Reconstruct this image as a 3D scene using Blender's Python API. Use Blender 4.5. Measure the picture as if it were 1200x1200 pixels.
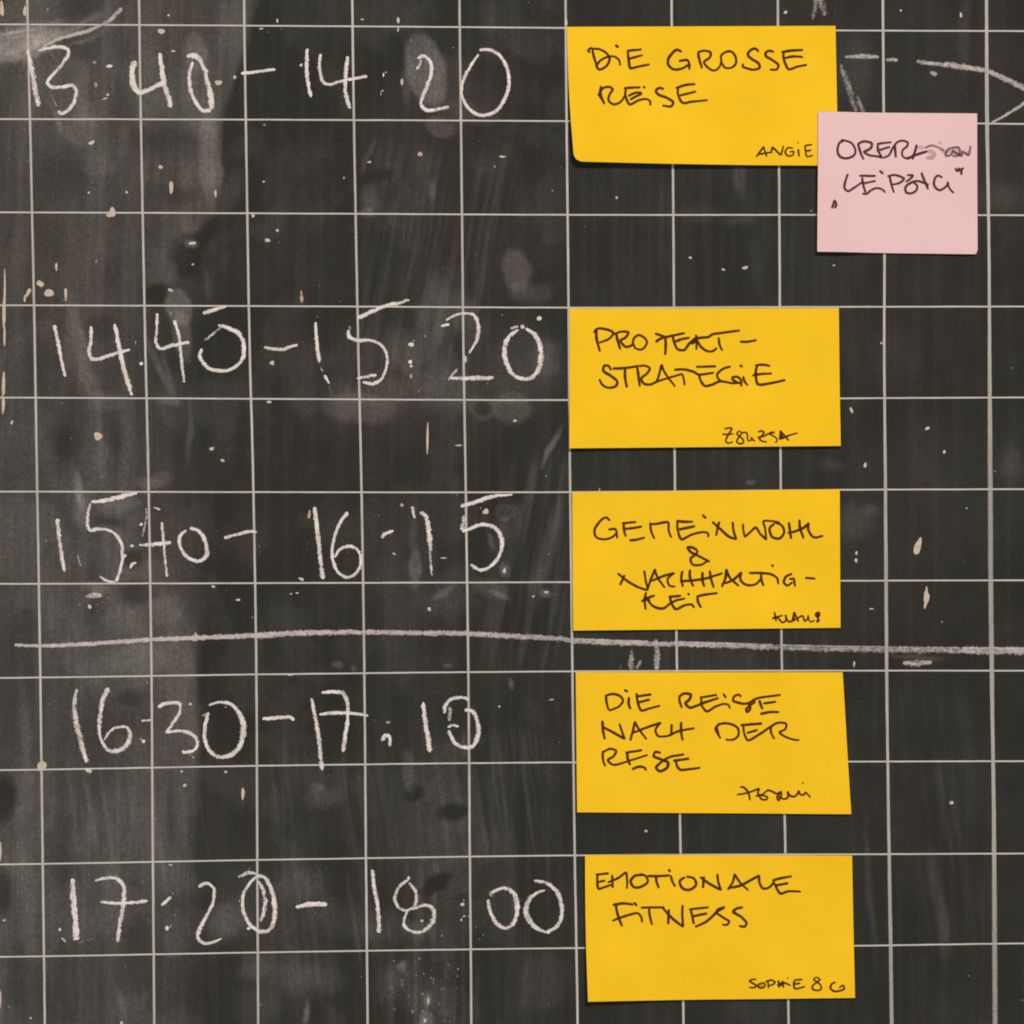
import bpy, math, random
import numpy as np
random.seed(7); rng = np.random.RandomState(11)
for o in list(bpy.data.objects): bpy.data.objects.remove(o)
scene = bpy.context.scene
COL = scene.collection

# ------------------------------------------------------------------ camera, world, lamps, exposure
S = 0.0004            # metres of board per unit of the tracing grid (1200 units = 48 cm)
H0 = 1.40             # height of the middle of the view above the floor
DIST = 0.95
cam = bpy.data.cameras.new('camera'); cam_o = bpy.data.objects.new('camera', cam); COL.objects.link(cam_o)
cam_o.location = (0, -DIST, H0); cam_o.rotation_euler = (math.radians(90), 0, 0)
cam.sensor_width = 36; cam.lens = 36 * DIST / (1200 * S); cam.clip_start = 0.02; cam.clip_end = 50
scene.camera = cam_o
world = bpy.data.worlds.new('World'); scene.world = world; world.use_nodes = True
bg = world.node_tree.nodes['Background']; bg.inputs[0].default_value = (0.80, 0.86, 1.0, 1); bg.inputs[1].default_value = 0.16

def lamp(name, loc, target, size, power, color):
    l = bpy.data.lights.new(name, 'AREA'); l.shape = 'DISK'; l.size = size; l.energy = power; l.color = color
    o = bpy.data.objects.new(name, l); COL.objects.link(o); o.location = loc
    d = [target[i] - loc[i] for i in range(3)]
    import mathutils
    o.rotation_euler = mathutils.Vector(d).to_track_quat('-Z', 'Y').to_euler()
    return o
lamp('ceiling_lamp', (1.35, -3.9, H0 + 3.0), (0, 0, H0 - 0.05), 0.85, 280, (1.0, 0.93, 0.83))
lamp('low_fill_lamp', (-1.3, -2.9, H0 - 1.5), (0, 0, H0 - 0.15), 1.0, 47, (1.0, 0.94, 0.86))  # added fill from low left, evens the falloff from top to bottom

scene.view_settings.view_transform = 'Standard'; scene.view_settings.look = 'None'
scene.view_settings.exposure = 0; scene.view_settings.gamma = 1
scene.render.engine = 'CYCLES'
scene.cycles.filter_width = 1.9; scene.cycles.max_bounces = 8; scene.cycles.transparent_max_bounces = 24

# ------------------------------------------------------------------ helpers
def W(x, y, h=0.0):
    """tracing grid -> world: x right, y down, h millimetres out of the board"""
    return ((x - 600) * S, -h * 0.001, H0 + (600 - y) * S)

def tagged(o, label=None, cat=None, group=None, kind=None):
    if label: o['label'] = label
    if cat: o['category'] = cat
    if group: o['group'] = group
    if kind: o['kind'] = kind
    return o

def mesh_obj(name, verts, faces, mat, parent=None, attrs=None, smooth=False):
    me = bpy.data.meshes.new(name); me.from_pydata([tuple(v) for v in verts], [], [tuple(f) for f in faces]); me.update()
    if attrs:
        for k, a in attrs.items():
            at = me.attributes.new(k, 'FLOAT', 'POINT'); at.data.foreach_set('value', np.asarray(a, dtype=np.float32))
    if smooth: me.polygons.foreach_set('use_smooth', [True] * len(me.polygons))
    me.materials.append(mat)
    o = bpy.data.objects.new(name, me); COL.objects.link(o)
    if parent is not None: o.parent = parent; 
    return o

def root(name, loc=(0, 0, 0)):
    o = bpy.data.objects.new(name, None); o.empty_display_size = 0.02; COL.objects.link(o); o.location = (0, 0, 0)
    return o

# ------------------------------------------------------------------ materials
class NT:
    def __init__(s, name):
        s.m = bpy.data.materials.new(name); s.m.use_nodes = True; s.t = s.m.node_tree; s.t.nodes.clear()
        s.out = s.t.nodes.new('ShaderNodeOutputMaterial')
    def n(s, kind, **kw):
        nd = s.t.nodes.new('ShaderNode' + kind)
        for k, v in kw.items(): setattr(nd, k, v)
        return nd
    def l(s, a, b): s.t.links.new(a, b)
    def val(s, v, sock):
        if isinstance(v, (int, float)): sock.default_value = v
        elif isinstance(v, tuple): sock.default_value = v
        else: s.l(v, sock)
    def math(s, op, a, b=0.0, c=None, clamp=False):
        nd = s.n('Math', operation=op, use_clamp=clamp); s.val(a, nd.inputs[0]); s.val(b, nd.inputs[1])
        if c is not None: s.val(c, nd.inputs[2])
        return nd.outputs[0]
    def attr(s, name):
        return s.n('Attribute', attribute_name=name).outputs['Fac']
    def coords(s, scale=(1, 1, 1)):
        tc = s.n('TexCoord'); mp = s.n('Mapping'); mp.inputs['Scale'].default_value = scale
        s.l(tc.outputs['Object'], mp.inputs['Vector']); return mp.outputs[0]
    def noise(s, scale, detail=3, rough=0.6, vec=None, stretch=(1, 1, 1), dist=0.0):
        nd = s.n('TexNoise'); nd.inputs['Scale'].default_value = scale; nd.inputs['Detail'].default_value = detail
        nd.inputs['Roughness'].default_value = rough; nd.inputs['Distortion'].default_value = dist
        s.l(vec if vec is not None else s.coords(stretch), nd.inputs['Vector']); return nd.outputs[0]
    def mix(s, f, a, b, blend='MIX'):
        nd = s.n('Mix', data_type='RGBA', blend_type=blend); s.val(f, nd.inputs[0]); s.val(a, nd.inputs[6]); s.val(b, nd.inputs[7])
        return nd.outputs[2]
    def ramp(s, x, lo, hi, a=0.0, b=1.0, smooth=False):
        nd = s.n('MapRange', interpolation_type='SMOOTHSTEP' if smooth else 'LINEAR'); s.val(x, nd.inputs[0])
        for i, v in enumerate((lo, hi, a, b)): s.val(v, nd.inputs[i + 1])
        return nd.outputs[0]
    def bsdf(s, color, rough=0.8, spec=0.3, normal=None):
        b = s.n('BsdfPrincipled'); s.val(color, b.inputs['Base Color']); s.val(rough, b.inputs['Roughness'])
        b.inputs['Specular IOR Level'].default_value = spec
        if normal is not None: s.l(normal, b.inputs['Normal'])
        return b.outputs[0]
    def bump(s, h, strength=0.3, dist=0.0001):
        b = s.n('Bump'); b.inputs['Strength'].default_value = strength; b.inputs['Distance'].default_value = dist
        s.l(h, b.inputs['Height']); return b.outputs[0]
    def done(s, shader): s.l(shader, s.out.inputs['Surface']); return s.m

def make_board_mat():
    t = NT('blackboard_paint')
    dust = t.attr('dust'); warm = t.attr('warm')
    fine = t.noise(1500, 2, 0.7); mid = t.noise(420, 3, 0.7)
    streak = t.noise(1.0, 4, 0.65, stretch=(900, 1, 22)); cloud = t.noise(14, 4, 0.6)
    base = t.mix(warm, (0.0155, 0.0165, 0.0142, 1), (0.0195, 0.0163, 0.0132, 1))
    base = t.mix(t.ramp(fine, 0.3, 0.7), t.mix(0.34, base, (0.004, 0.004, 0.004, 1)), t.mix(0.55, base, (0.036, 0.034, 0.029, 1)))
    k = t.ramp(streak, 0.3, 0.7, 0.80, 1.20)
    k = t.math('MULTIPLY', k, t.ramp(mid, 0.28, 0.72, 0.66, 1.34))
    k = t.math('MULTIPLY', k, t.ramp(fine, 0.3, 0.7, 0.60, 1.40))
    k = t.math('MULTIPLY', k, t.ramp(cloud, 0.3, 0.7, 0.85, 1.15))
    d = t.math('MULTIPLY', dust, k, clamp=True)
    col = t.mix(d, base, t.mix(warm, (0.60, 0.570, 0.54, 1), (0.65, 0.565, 0.535, 1)))
    nrm = t.bump(t.math('ADD', t.math('MULTIPLY', fine, 0.6), mid), 0.35, 0.00006)
    return t.done(t.bsdf(col, t.ramp(cloud, 0.3, 0.7, 0.62, 0.76), 0.05, nrm))

def make_chalk_mat(name='chalk', col=(0.69, 0.625, 0.59, 1), kn=1.0, gain=3.3, bias=-0.02):
    t = NT(name)
    v = t.attr('across'); u = t.attr('along'); dens = t.attr('cover')
    av = t.math('ABSOLUTE', v)
    cmb = t.n('CombineXYZ'); t.val(t.math('MULTIPLY', v, 2.2), cmb.inputs[0]); t.val(t.math('MULTIPLY', u, 240), cmb.inputs[1]); t.val(t.math('MULTIPLY', dens, 9), cmb.inputs[2])
    st = t.noise(1.0, 3, 0.6, vec=cmb.outputs[0])
    f = t.ramp(t.noise(1900, 2, 0.75), .28, .72); g = t.ramp(t.noise(430, 2, 0.6), .3, .7); st = t.ramp(st, .3, .7)
    n = t.math('ADD', t.math('MULTIPLY', f, 0.50), t.math('ADD', t.math('MULTIPLY', st, 0.28), t.math('MULTIPLY', g, 0.22)))
    n = t.math('MULTIPLY_ADD', t.math('SUBTRACT', n, 0.5), kn, 0.5)
    e = t.math('MULTIPLY', t.math('POWER', av, 2.6), 0.52)
    a = t.math('SUBTRACT', t.math('SUBTRACT', t.math('MULTIPLY_ADD', dens, 0.62, 0.29), e), n)
    a = t.math('MULTIPLY_ADD', a, gain, bias, clamp=True)
    a = t.math('MULTIPLY', a, t.ramp(dens, 0.0, 0.75, 0.35, 0.97))
    a = t.math('MULTIPLY', a, t.ramp(t.noise(150, 2, 0.5), 0.35, 0.62, 0.78, 1.0))
    c = t.mix(f, tuple(x * 0.86 for x in col[:3]) + (1,), tuple(min(1, x * 1.1) for x in col[:3]) + (1,))
    sh = t.bsdf(c, 0.95, 0.1, t.bump(f, 0.5, 0.00012))
    tr = t.n('BsdfTransparent'); mx = t.n('MixShader'); t.l(a, mx.inputs[0]); t.l(tr.outputs[0], mx.inputs[1]); t.l(sh, mx.inputs[2])
    return t.done(mx.outputs[0])

def make_line_mat():
    t = NT('pale_painted_line')
    v = t.math('ABSOLUTE', t.attr('across')); d = t.attr('cover'); f = t.noise(900, 3, 0.7); g = t.noise(70, 3, 0.6)
    c = t.mix(t.ramp(g, 0.3, 0.7), (0.42, 0.390, 0.355, 1), (0.52, 0.480, 0.445, 1))
    c = t.mix(t.ramp(f, 0.3, 0.75, 0, 0.35), c, (0.28, 0.26, 0.22, 1))
    sh = t.bsdf(c, 0.7, 0.25)
    a = t.math('SUBTRACT', t.math('ADD', d, 0.35), t.math('ADD', t.math('MULTIPLY', v, 0.30), t.math('MULTIPLY', f, 0.55)))
    a = t.math('MULTIPLY_ADD', a, 2.6, 0.05, clamp=True); a = t.math('MULTIPLY', a, t.ramp(d, 0.2, 1.0, 0.45, 0.98))
    tr = t.n('BsdfTransparent'); mx = t.n('MixShader'); t.l(a, mx.inputs[0]); t.l(tr.outputs[0], mx.inputs[1]); t.l(sh, mx.inputs[2])
    return t.done(mx.outputs[0])

def make_paper_mat(name, col, col2):
    t = NT(name)
    f = t.noise(1900, 3, 0.7); g = t.noise(30, 3, 0.5); fib = t.noise(1.0, 3, 0.6, stretch=(260, 1, 900))
    c = t.mix(t.ramp(g, 0.3, 0.7), col, col2)
    c = t.mix(t.ramp(f, 0.3, 0.7, 0, 0.20), c, tuple(x * 0.72 for x in col[:3]) + (1,))
    hh = t.math('ADD', t.math('MULTIPLY', f, 0.5), fib)
    nr = t.bump(hh, 0.12, 0.00008)
    sh = t.bsdf(c, 0.85, 0.06, nr)
    tl = t.n('BsdfTranslucent'); t.l(c, tl.inputs[0])
    mx = t.n('MixShader'); mx.inputs[0].default_value = 0.10; t.l(sh, mx.inputs[1]); t.l(tl.outputs[0], mx.inputs[2])
    return t.done(mx.outputs[0])

def make_ink_mat(name, col, see):
    t = NT(name)
    v = t.math('ABSOLUTE', t.attr('across')); d = t.attr('cover'); f = t.noise(900, 2, 0.6); g = t.noise(180, 2, 0.5)
    a = t.math('SUBTRACT', 1.0, t.math('MULTIPLY', t.ramp(g, 0.3, 0.7, 0.6, 1.5), see))
    a = t.math('MULTIPLY', a, t.ramp(v, 0.6, 1.0, 1.0, 0.45)); a = t.math('MULTIPLY', a, d)
    a = t.math('MULTIPLY', a, t.ramp(f, 0.3, 0.65, t.ramp(d, 0.3, 1.0, 0.45, 0.96), 1.0), clamp=True)
    sh = t.bsdf(col, 0.8, 0.04)
    tr = t.n('BsdfTransparent'); mx = t.n('MixShader'); t.l(a, mx.inputs[0]); t.l(tr.outputs[0], mx.inputs[1]); t.l(sh, mx.inputs[2])
    return t.done(mx.outputs[0])

def make_chip_mat(name, a, b):
    t = NT(name); f = t.noise(700, 3, 0.7)
    return t.done(t.bsdf(t.mix(t.ramp(f, 0.3, 0.7), a, b), 0.85, 0.2, t.bump(f, 0.4, 0.0001)))

M_BOARD = make_board_mat(); M_CHALK = make_chalk_mat(); M_LINE = make_line_mat()
M_GREY = make_chalk_mat('rubbed_grey_chalk', (0.48, 0.43, 0.405, 1), 0.8, 2.6, 0.12)
M_YEL = make_paper_mat('yellow_paper', (0.835, 0.508, 0.017, 1), (0.765, 0.462, 0.014, 1))
M_PINK = make_paper_mat('pink_paper', (0.725, 0.492, 0.505, 1), (0.698, 0.470, 0.484, 1))
M_INK = make_ink_mat('brown_black_marker_ink', (0.056, 0.018, 0.003, 1), 0.09)
M_INKP = make_ink_mat('smudged_marker_ink', (0.070, 0.026, 0.031, 1), 0.10)
M_CHIP = make_chip_mat('bare_beige_chip', (0.36, 0.285, 0.225, 1), (0.52, 0.42, 0.345, 1))
M_RUST = make_chip_mat('orange_chip', (0.36, 0.21, 0.145, 1), (0.46, 0.29, 0.21, 1))
M_BIT = make_chip_mat('chalk_crumb', (0.34, 0.30, 0.27, 1), (0.56, 0.49, 0.45, 1))

# ------------------------------------------------------------------ numpy noise
def vnoise(X, Y, fx, fy, seed):
    r = np.random.RandomState(seed); T = r.rand(257, 257)
    x = X * fx + 1000.3; y = Y * fy + 1000.7
    xi = np.floor(x).astype(int); yi = np.floor(y).astype(int); a = x - xi; b = y - yi
    a = a * a * (3 - 2 * a); b = b * b * (3 - 2 * b)
    x0 = xi % 256; y0 = yi % 256; x1 = (xi + 1) % 256; y1 = (yi + 1) % 256
    return (T[x0, y0] * (1 - a) + T[x1, y0] * a) * (1 - b) + (T[x0, y1] * (1 - a) + T[x1, y1] * a) * b
def fbm(X, Y, fx, fy, seed, octs=4):
    s = 0; amp = 1; tot = 0
    for k in range(octs): s = s + amp * vnoise(X, Y, fx * 2 ** k, fy * 2 ** k, seed + k); tot += amp; amp *= 0.55
    return s / tot
def sst(x, a, b):
    t = np.clip((x - a) / (b - a), 0, 1); return t * t * (3 - 2 * t)

# ------------------------------------------------------------------ the board
board = tagged(root('blackboard'), 'dark grey school blackboard with a pale painted grid, chalked times and dusty wipe marks', 'blackboard')

NF = 700
ax = np.concatenate([np.linspace(-620, -30, 40)[:-1], np.linspace(-30, 1230, NF), np.linspace(1230, 1820, 40)[1:]])
X, Y = np.meshgrid(ax, ax, indexing='ij')
wx = X + (fbm(X, Y, 1 / 22, 1 / 22, 50, 3) - .5) * 8; wy = Y + (fbm(X, Y, 1 / 22, 1 / 22, 60, 3) - .5) * 8
dust = np.zeros_like(X)
clouds = fbm(X, Y, 1 / 130, 1 / 130, 3); clouds2 = fbm(X, Y, 1 / 34, 1 / 45, 9)
dust += 0.001 + 0.008 * sst(clouds, .35, .75) + 0.006 * sst(clouds2, .4, .8)
# dusty left field with the wiped edge to its right
cl3 = fbm(wx, wy, 1 / 60, 1 / 75, 133, 5); dust += 0.017 * sst(cl3, .5, .68) * (1 - .75 * sst(X, 640, 700))
ey = np.array([-600, 0, 60, 130, 250, 285, 330, 360, 420, 470, 575, 690, 735, 790, 880, 1000, 1100, 1200, 1800])
ex = np.array([300, 302, 285, 262, 252, 232, 206, 170, 176, 185, 190, 205, 232, 230, 233, 222, 214, 210, 200])
es = np.array([12, 7, 6, 5, 5, 6, 12, 40, 50, 55, 60, 40, 14, 6, 6, 22, 40, 50, 60])
E_ = np.interp(Y, ey, ex); ES = np.interp(Y, ey, es)
left = 1 - sst(wx * 0.35 + X * 0.65, E_ - ES, E_ + ES)
st1 = fbm(X + Y * 0.03, Y, 1 / 5.5, 1 / 150, 21, 3); st2 = fbm(X + Y * 0.05, Y, 1 / 22, 1 / 260, 31, 3)
dust += 1.2 * left * (0.018 + 0.026 * sst(st2, .3, .75) * (0.5 + 0.7 * sst(st1, .3, .75)) + 0.012 * clouds2 + 0.012 * sst(cl3, .4, .7) + 0.016 * np.exp(-np.clip(E_ - X, 0, 400) / 22) * (ES < 16))
# slanted wiping marks in the middle and faint ones at the right
stp = fbm(X + Y * 0.17 + clouds * 9, Y, 1 / 5.5, 1 / 170, 41, 4); stm = fbm(X - Y * 0.13 + clouds * 9, Y, 1 / 5.5, 1 / 150, 45, 4); stv = fbm(X, Y, 1 / 5.5, 1 / 190, 48, 4)
def box(x0, x1, y0, y1, s=25, lean=0.0):
    xx = wx + lean * (Y - y0)
    return sst(xx, x0 - s, x0 + s) * (1 - sst(xx, x1 - s, x1 + s)) * sst(wy, y0 - s, y0 + s) * (1 - sst(wy, y1 - s, y1 + s))
for (x0, x1, y0, y1, a, lean) in [(440, 600, 175, 470, .030, .12), (600, 690, 540, 780, .030, .14), (440, 640, 860, 1010, .036, -.05), (70, 235, 880, 1040, .028, -.12),
                                  (300, 420, 880, 1200, .022, -.1), (430, 560, 1000, 1210, .030, 0), (560, 670, 860, 1200, .018, 0), (1070, 1130, 780, 1120, .018, -.06),
                                  (680, 960, 190, 370, .010, 0), (700, 980, 730, 800, .01, 0)]:
    dust += 1.35 * a * box(x0, x1, y0, y1, 22, lean) * sst(stp if lean > .05 else stm if lean < -.03 else stv, .40, .85) * (.35 + clouds2)
st4 = fbm(X, Y, 1 / 7, 1 / 220, 77, 3)
dust += 0.008 * sst(st4, .45, .8)
def blob(cx, cy, rx, ry, ang, amp, soft=0.5, warp=1.0, ring=0.0):
    """soft hand print / wipe; soft 0..1 of the radius; ring > 0 keeps only the rim"""
    global dust
    xx = X + (wx - X) * warp - cx; yy = Y + (wy - Y) * warp - cy; c, s = math.cos(math.radians(ang)), math.sin(math.radians(ang))
    r = np.sqrt(((xx * c + yy * s) / rx) ** 2 + ((-xx * s + yy * c) / ry) ** 2)
    m = 1 - sst(r, 1 - soft, 1 + soft * 0.4)
    if ring: m = m * sst(r, 1 - ring * 2, 1 - ring * .3)
    if amp > 0: dust = dust + amp * m * (0.7 + 0.6 * clouds2)
    else: dust = dust * (1 + amp * m)
for b in [
    (510, 975, 80, 100, 0, .013, .7), (500, 450, 190, 80, 0, .008, .7), (215, 330, 50, 60, 0, .010, .7), (170, 790, 60, 50, 0, .010, .7), (60, 130, 70, 60, 0, .010, .7), (0, 980, 50, 120, 0, .012, .8), (330, 1120, 90, 60, 0, .008, .8),
    (70, 38, 60, 3, -22, .045, .8), (50, 50, 60, 2.5, -20, .055, .8), (30, 35, 50, 3, -14, .045, .8), (25, 66, 42, 3, -14, .045, .8), (100, 26, 40, 4, -30, .03, .8), (20, 44, 30, 2, -8, .05, .8), (96, 48, 30, 2, -24, .035, .8),
    (150, 20, 5, 34, 10, .016, .8), (272, 30, 26, 44, 0, .012, .5), (243, 178, 9, 60, 2, .02, .5),
    (499, 82, 24, 46, -14, .050, .22, .35), (516, 148, 20, 13, 20, .030, .35, .6), (478, 85, 7, 44, 0, .02, .6), (228, 62, 16, 26, -10, .022, .3), (235, 105, 24, 60, -4, .016, .5),
    (22, 50, 50, 22, -14, .10, .6), (60, 40, 42, 12, -22, .055, .8), (5, 62, 20, 14, 0, .05, .6), (112, 32, 30, 14, -25, .02, .8),
    (82, 90, 34, 26, 0, .018, .6), (97, 120, 10, 50, 2, .026, .5), (88, 140, 26, 32, 0, .018, .25, .6), (96, 152, 20, 22, 0, .030, .5, .6, .35), (66, 138, 4, 22, -22, .04, .7),
    (247, 190, 12, 62, 2, .032, .5), (235, 150, 25, 14, 0, .018, .6), (258, 205, 4, 40, 3, .03, .7), (190, 165, 45, 25, 0, -.5, .8), (205, 228, 30, 16, 0, -.45, .8),
    (222, 303, 25, 31, 20, -.9, .5, 2.2), (184, 344, 20, 13, 0, -.9, .45), (240, 275, 36, 12, -55, -.85, .5),
    (209, 360, 16, 24, -15, .052, .25, .4), (213, 392, 12, 34, -10, .040, .4, .5), (225, 286, 9, 5, 0, .07, .8), (243, 335, 6, 26, 0, .02, .8), (270, 225, 14, 30, 20, .02, .7),
    (93, 400, 9, 55, -8, .035, .7), (104, 450, 14, 30, -25, .028, .7), (125, 470, 24, 14, 0, .022, .6), (82, 395, 6, 50, 0, .02, .8), (118, 385, 20, 20, 0, -.5, .7),
    (186, 430, 5, 38, -24, .035, .7), (198, 440, 4, 34, -18, .03, .7), (200, 470, 16, 5, 8, .035, .7), (222, 505, 4, 42, 2, .036, .8), (118, 520, 5, 55, 0, .024, .8),
    (75, 520, 20, 26, 0, -.6, .8), (138, 515, 12, 20, 0, -.4, .8), (92, 575, 6, 25, -8, .07, .8), (95, 600, 12, 22, 0, .04, .7), (140, 592, 28, 10, -10, .035, .5), (130, 612, 24, 6, 5, -.6, .7),
    (175, 565, 18, 8, 10, .03, .6), (188, 562, 14, 10, 0, .02, .6), (113, 690, 16, 8, 10, .06, .8), (75, 700, 30, 40, 0, .014, .8), (155, 655, 16, 14, 0, -.75, .5), (158, 695, 22, 18, 10, -.7, .6),
    (195, 715, 22, 22, 0, .030, .5), (150, 725, 30, 20, 0, .022, .8), (160, 772, 42, 24, 0, .030, .6), (205, 780, 24, 50, 0, .020, .5), (155, 818, 22, 12, 0, -.6, .6), (180, 620, 22, 34, 0, -.35, .8),
    (4, 935, 20, 32, 5, -.85, .5), (2, 1045, 16, 36, 0, -.75, .6), (30, 850, 8, 60, -5, .02, .8), (32, 1000, 12, 160, 0, .018, .8), (110, 790, 25, 20, 0, .012, .8),
    (420, 478, 46, 20, 5, .026, .35, .8), (445, 465, 30, 30, 0, .018, .6), (470, 410, 22, 30, -30, .020, .5), (356, 470, 18, 22, 0, .012, .6), (540, 365, 22, 24, 0, .018, .6), (508, 370, 20, 48, 6, .026, .5),
    (500, 440, 24, 40, 0, .018, .6), (525, 460, 42, 24, 0, .016, .6), (566, 478, 18, 14, 10, .030, .3, .7, .3), (600, 478, 26, 20, 8, .030, .3, .8), (612, 430, 48, 58, 0, .014, .5), (600, 400, 34, 40, 0, -.3, .6), (640, 420, 18, 24, 0, .016, .5),
    (605, 315, 18, 26, -8, .032, .3, .7), (612, 340, 16, 14, 0, .022, .6), (635, 345, 20, 12, -30, .018, .6), (505, 222, 6, 14, 0, .03, .8), (435, 235, 12, 22, 0, .03, .6), (432, 185, 4, 22, 20, .025, .8),
    (445, 206, 22, 9, -8, -.8, .5), (462, 225, 6, 20, 15, -.6, .7), (430, 250, 10, 6, 0, .05, .7), (545, 130, 40, 14, 10, .015, .7), (570, 25, 12, 40, 0, .012, .8), (540, 410, 8, 26, -20, -.5, .6),
    (487, 665, 7, 26, 3, .038, .4), (484, 630, 4, 50, 2, .02, .7), (594, 600, 14, 10, 0, .028, .5, .7, .35), (600, 612, 12, 28, 12, .014, .4), (575, 635, 4, 14, -15, .04, .7), (575, 690, 22, 12, 20, .020, .6), (585, 697, 12, 4, 20, .04, .7),
    (520, 693, 18, 5, -35, .040, .7), (515, 708, 30, 16, 0, .012, .7), (592, 668, 6, 10, 0, .06, .8), (645, 525, 4, 30, 24, .060, .8), (640, 650, 10, 70, 14, .025, .7), (615, 600, 8, 60, 12, .012, .8),
    (640, 696, 6, 5, 0, .05, .7), (500, 440, 5, 5, 0, .02, .8), (395, 780, 8, 5, 0, .05, .8), (415, 782, 5, 4, 0, .05, .8), (524, 780, 6, 3, 0, .05, .8), (598, 800, 3, 8, -15, .04, .8),
    (484, 930, 15, 11, 10, -.95, .4, 1.7), (531, 950, 20, 10, -12, -.92, .5, 1.7), (510, 1036, 26, 11, -28, -.95, .45, 1.7), (545, 1052, 20, 6, -10, -.6, .6), (400, 1175, 16, 16, 0, -.6, .7), (372, 1000, 26, 30, 0, -.6, .8), (360, 950, 30, 30, 0, -.5, .8),
    (378, 935, 26, 14, -10, .024, .8), (372, 922, 10, 8, 0, .03, .8), (478, 905, 8, 26, -6, .026, .4), (350, 1035, 36, 26, -10, .016, .7), (264, 1080, 24, 26, 20, .030, .6), (300, 1130, 24, 18, -40, .026, .7), (345, 1145, 60, 22, 5, .022, .7),
    (485, 1150, 30, 34, 0, .014, .8), (500, 1175, 32, 28, 0, .016, .8), (455, 1150, 20, 26, 0, .018, .8), (500, 1198, 9, 16, 0, .09, .8), (502, 1172, 5, 10, 0, .09, .9), (470, 1132, 6, 6, 0, .05, .8), (360, 1188, 4, 18, 3, .08, .8),
    (420, 1080, 60, 26, 10, .014, .7), (490, 1090, 20, 12, 0, .02, .7), (140, 1175, 5, 24, -15, .028, .8), (285, 1060, 30, 50, 0, .012, .7), (300, 1180, 30, 30, -30, .018, .7),
    (1002, 610, 28, 24, 0, .020, .7), (1020, 598, 14, 8, 0, .016, .7), (1130, 40, 8, 60, 0, .016, .7), (1006, 80, 20, 50, 0, .016, .7), (868, 205, 10, 30, 0, .020, .6), (866, 258, 22, 8, 0, .016, .7), (887, 310, 8, 40, 0, .012, .8),
    (820, 250, 26, 14, 0, .012, .7), (880, 565, 5, 4, 0, .05, .8), (1170, 230, 30, 20, 0, .016, .8), (1185, 545, 16, 26, 0, .02, .8), (975, 545, 18, 8, 5, .014, .8), (1100, 1060, 8, 80, -8, .018, .7), (1020, 1050, 5, 100, -4, .016, .8),
    (1075, 770, 40, 4, 0, .03, .8), (1048, 420, 30, 50, 0, .008, .8)]:
    blob(*(b[:5] + (b[5] * 1.7 if b[5] > 0 else b[5],) + b[6:]))
mott = sst(vnoise(X, Y, 1 / 3.2, 1 / 4.5, 91), .62, .95) * sst(fbm(X, Y, 1 / 16, 1 / 16, 95), .4, .7)
for (cx, cy, rx, ry, a) in [(490, 1150, 60, 60, .06), (25, 55, 70, 28, .12), (620, 420, 60, 60, .012), (300, 1150, 60, 40, .015)]:
    dust += a * mott * np.exp(-((X - cx) / rx) ** 2 - ((Y - cy) / ry) ** 2)
dust = np.clip(dust, 0, 1)
warm = sst(fbm(X, Y, 1 / 120, 1 / 90, 120, 5), .3, .75) * (0.35 + 0.65 * (1 - sst(Y, 500, 1100))) 
bx, bz = np.meshgrid(np.arange(len(ax)), np.arange(len(ax)), indexing='ij')
V = np.stack([(X - 600) * S, np.zeros_like(X), H0 + (600 - Y) * S], -1).reshape(-1, 3)
n = len(ax); idx = np.arange(n * n).reshape(n, n)
F = np.stack([idx[:-1, :-1], idx[:-1, 1:], idx[1:, 1:], idx[1:, :-1]], -1).reshape(-1, 4)   # faces the camera (-Y)
base = len(V); lo, hi = ax[0], ax[-1]
def fast_mesh(name, V, F, attrs, mat, parent):
    me = bpy.data.meshes.new(name); me.vertices.add(len(V)); me.vertices.foreach_set('co', V.astype(np.float32).ravel())
    me.loops.add(F.size); me.loops.foreach_set('vertex_index', F.astype(np.int32).ravel())
    me.polygons.add(len(F)); me.polygons.foreach_set('loop_start', np.arange(0, F.size, 4, dtype=np.int32)); me.update(calc_edges=True); me.validate()
    for k, a in attrs.items():
        at = me.attributes.new(k, 'FLOAT', 'POINT'); at.data.foreach_set('value', a.astype(np.float32).ravel())
    me.materials.append(mat); o = bpy.data.objects.new(name, me); COL.objects.link(o); o.parent = parent; return o
# slab: writing face + back + rim (rim reuses the border vertices)
back = np.array([W(lo, lo, -18), W(hi, lo, -18), W(hi, hi, -18), W(lo, hi, -18)])
cnr = [idx[0, 0], idx[-1, 0], idx[-1, -1], idx[0, -1]]
V2 = np.vstack([V, np.array([W(lo, lo), W(hi, lo), W(hi, hi), W(lo, hi)]), back])
c0 = [base, base + 1, base + 2, base + 3]; b0 = [base + 4, base + 5, base + 6, base + 7]
F2 = np.vstack([F, np.array([[b0[0], b0[1], b0[2], b0[3]]] + [[c0[i], c0[(i + 1) % 4], b0[(i + 1) % 4], b0[i]] for i in range(4)])])
z8 = np.zeros(8)
fast_mesh('writing_surface', V2, F2, {'dust': np.concatenate([dust.ravel(), z8]), 'warm': np.concatenate([warm.ravel(), z8])}, M_BOARD, board)

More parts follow.
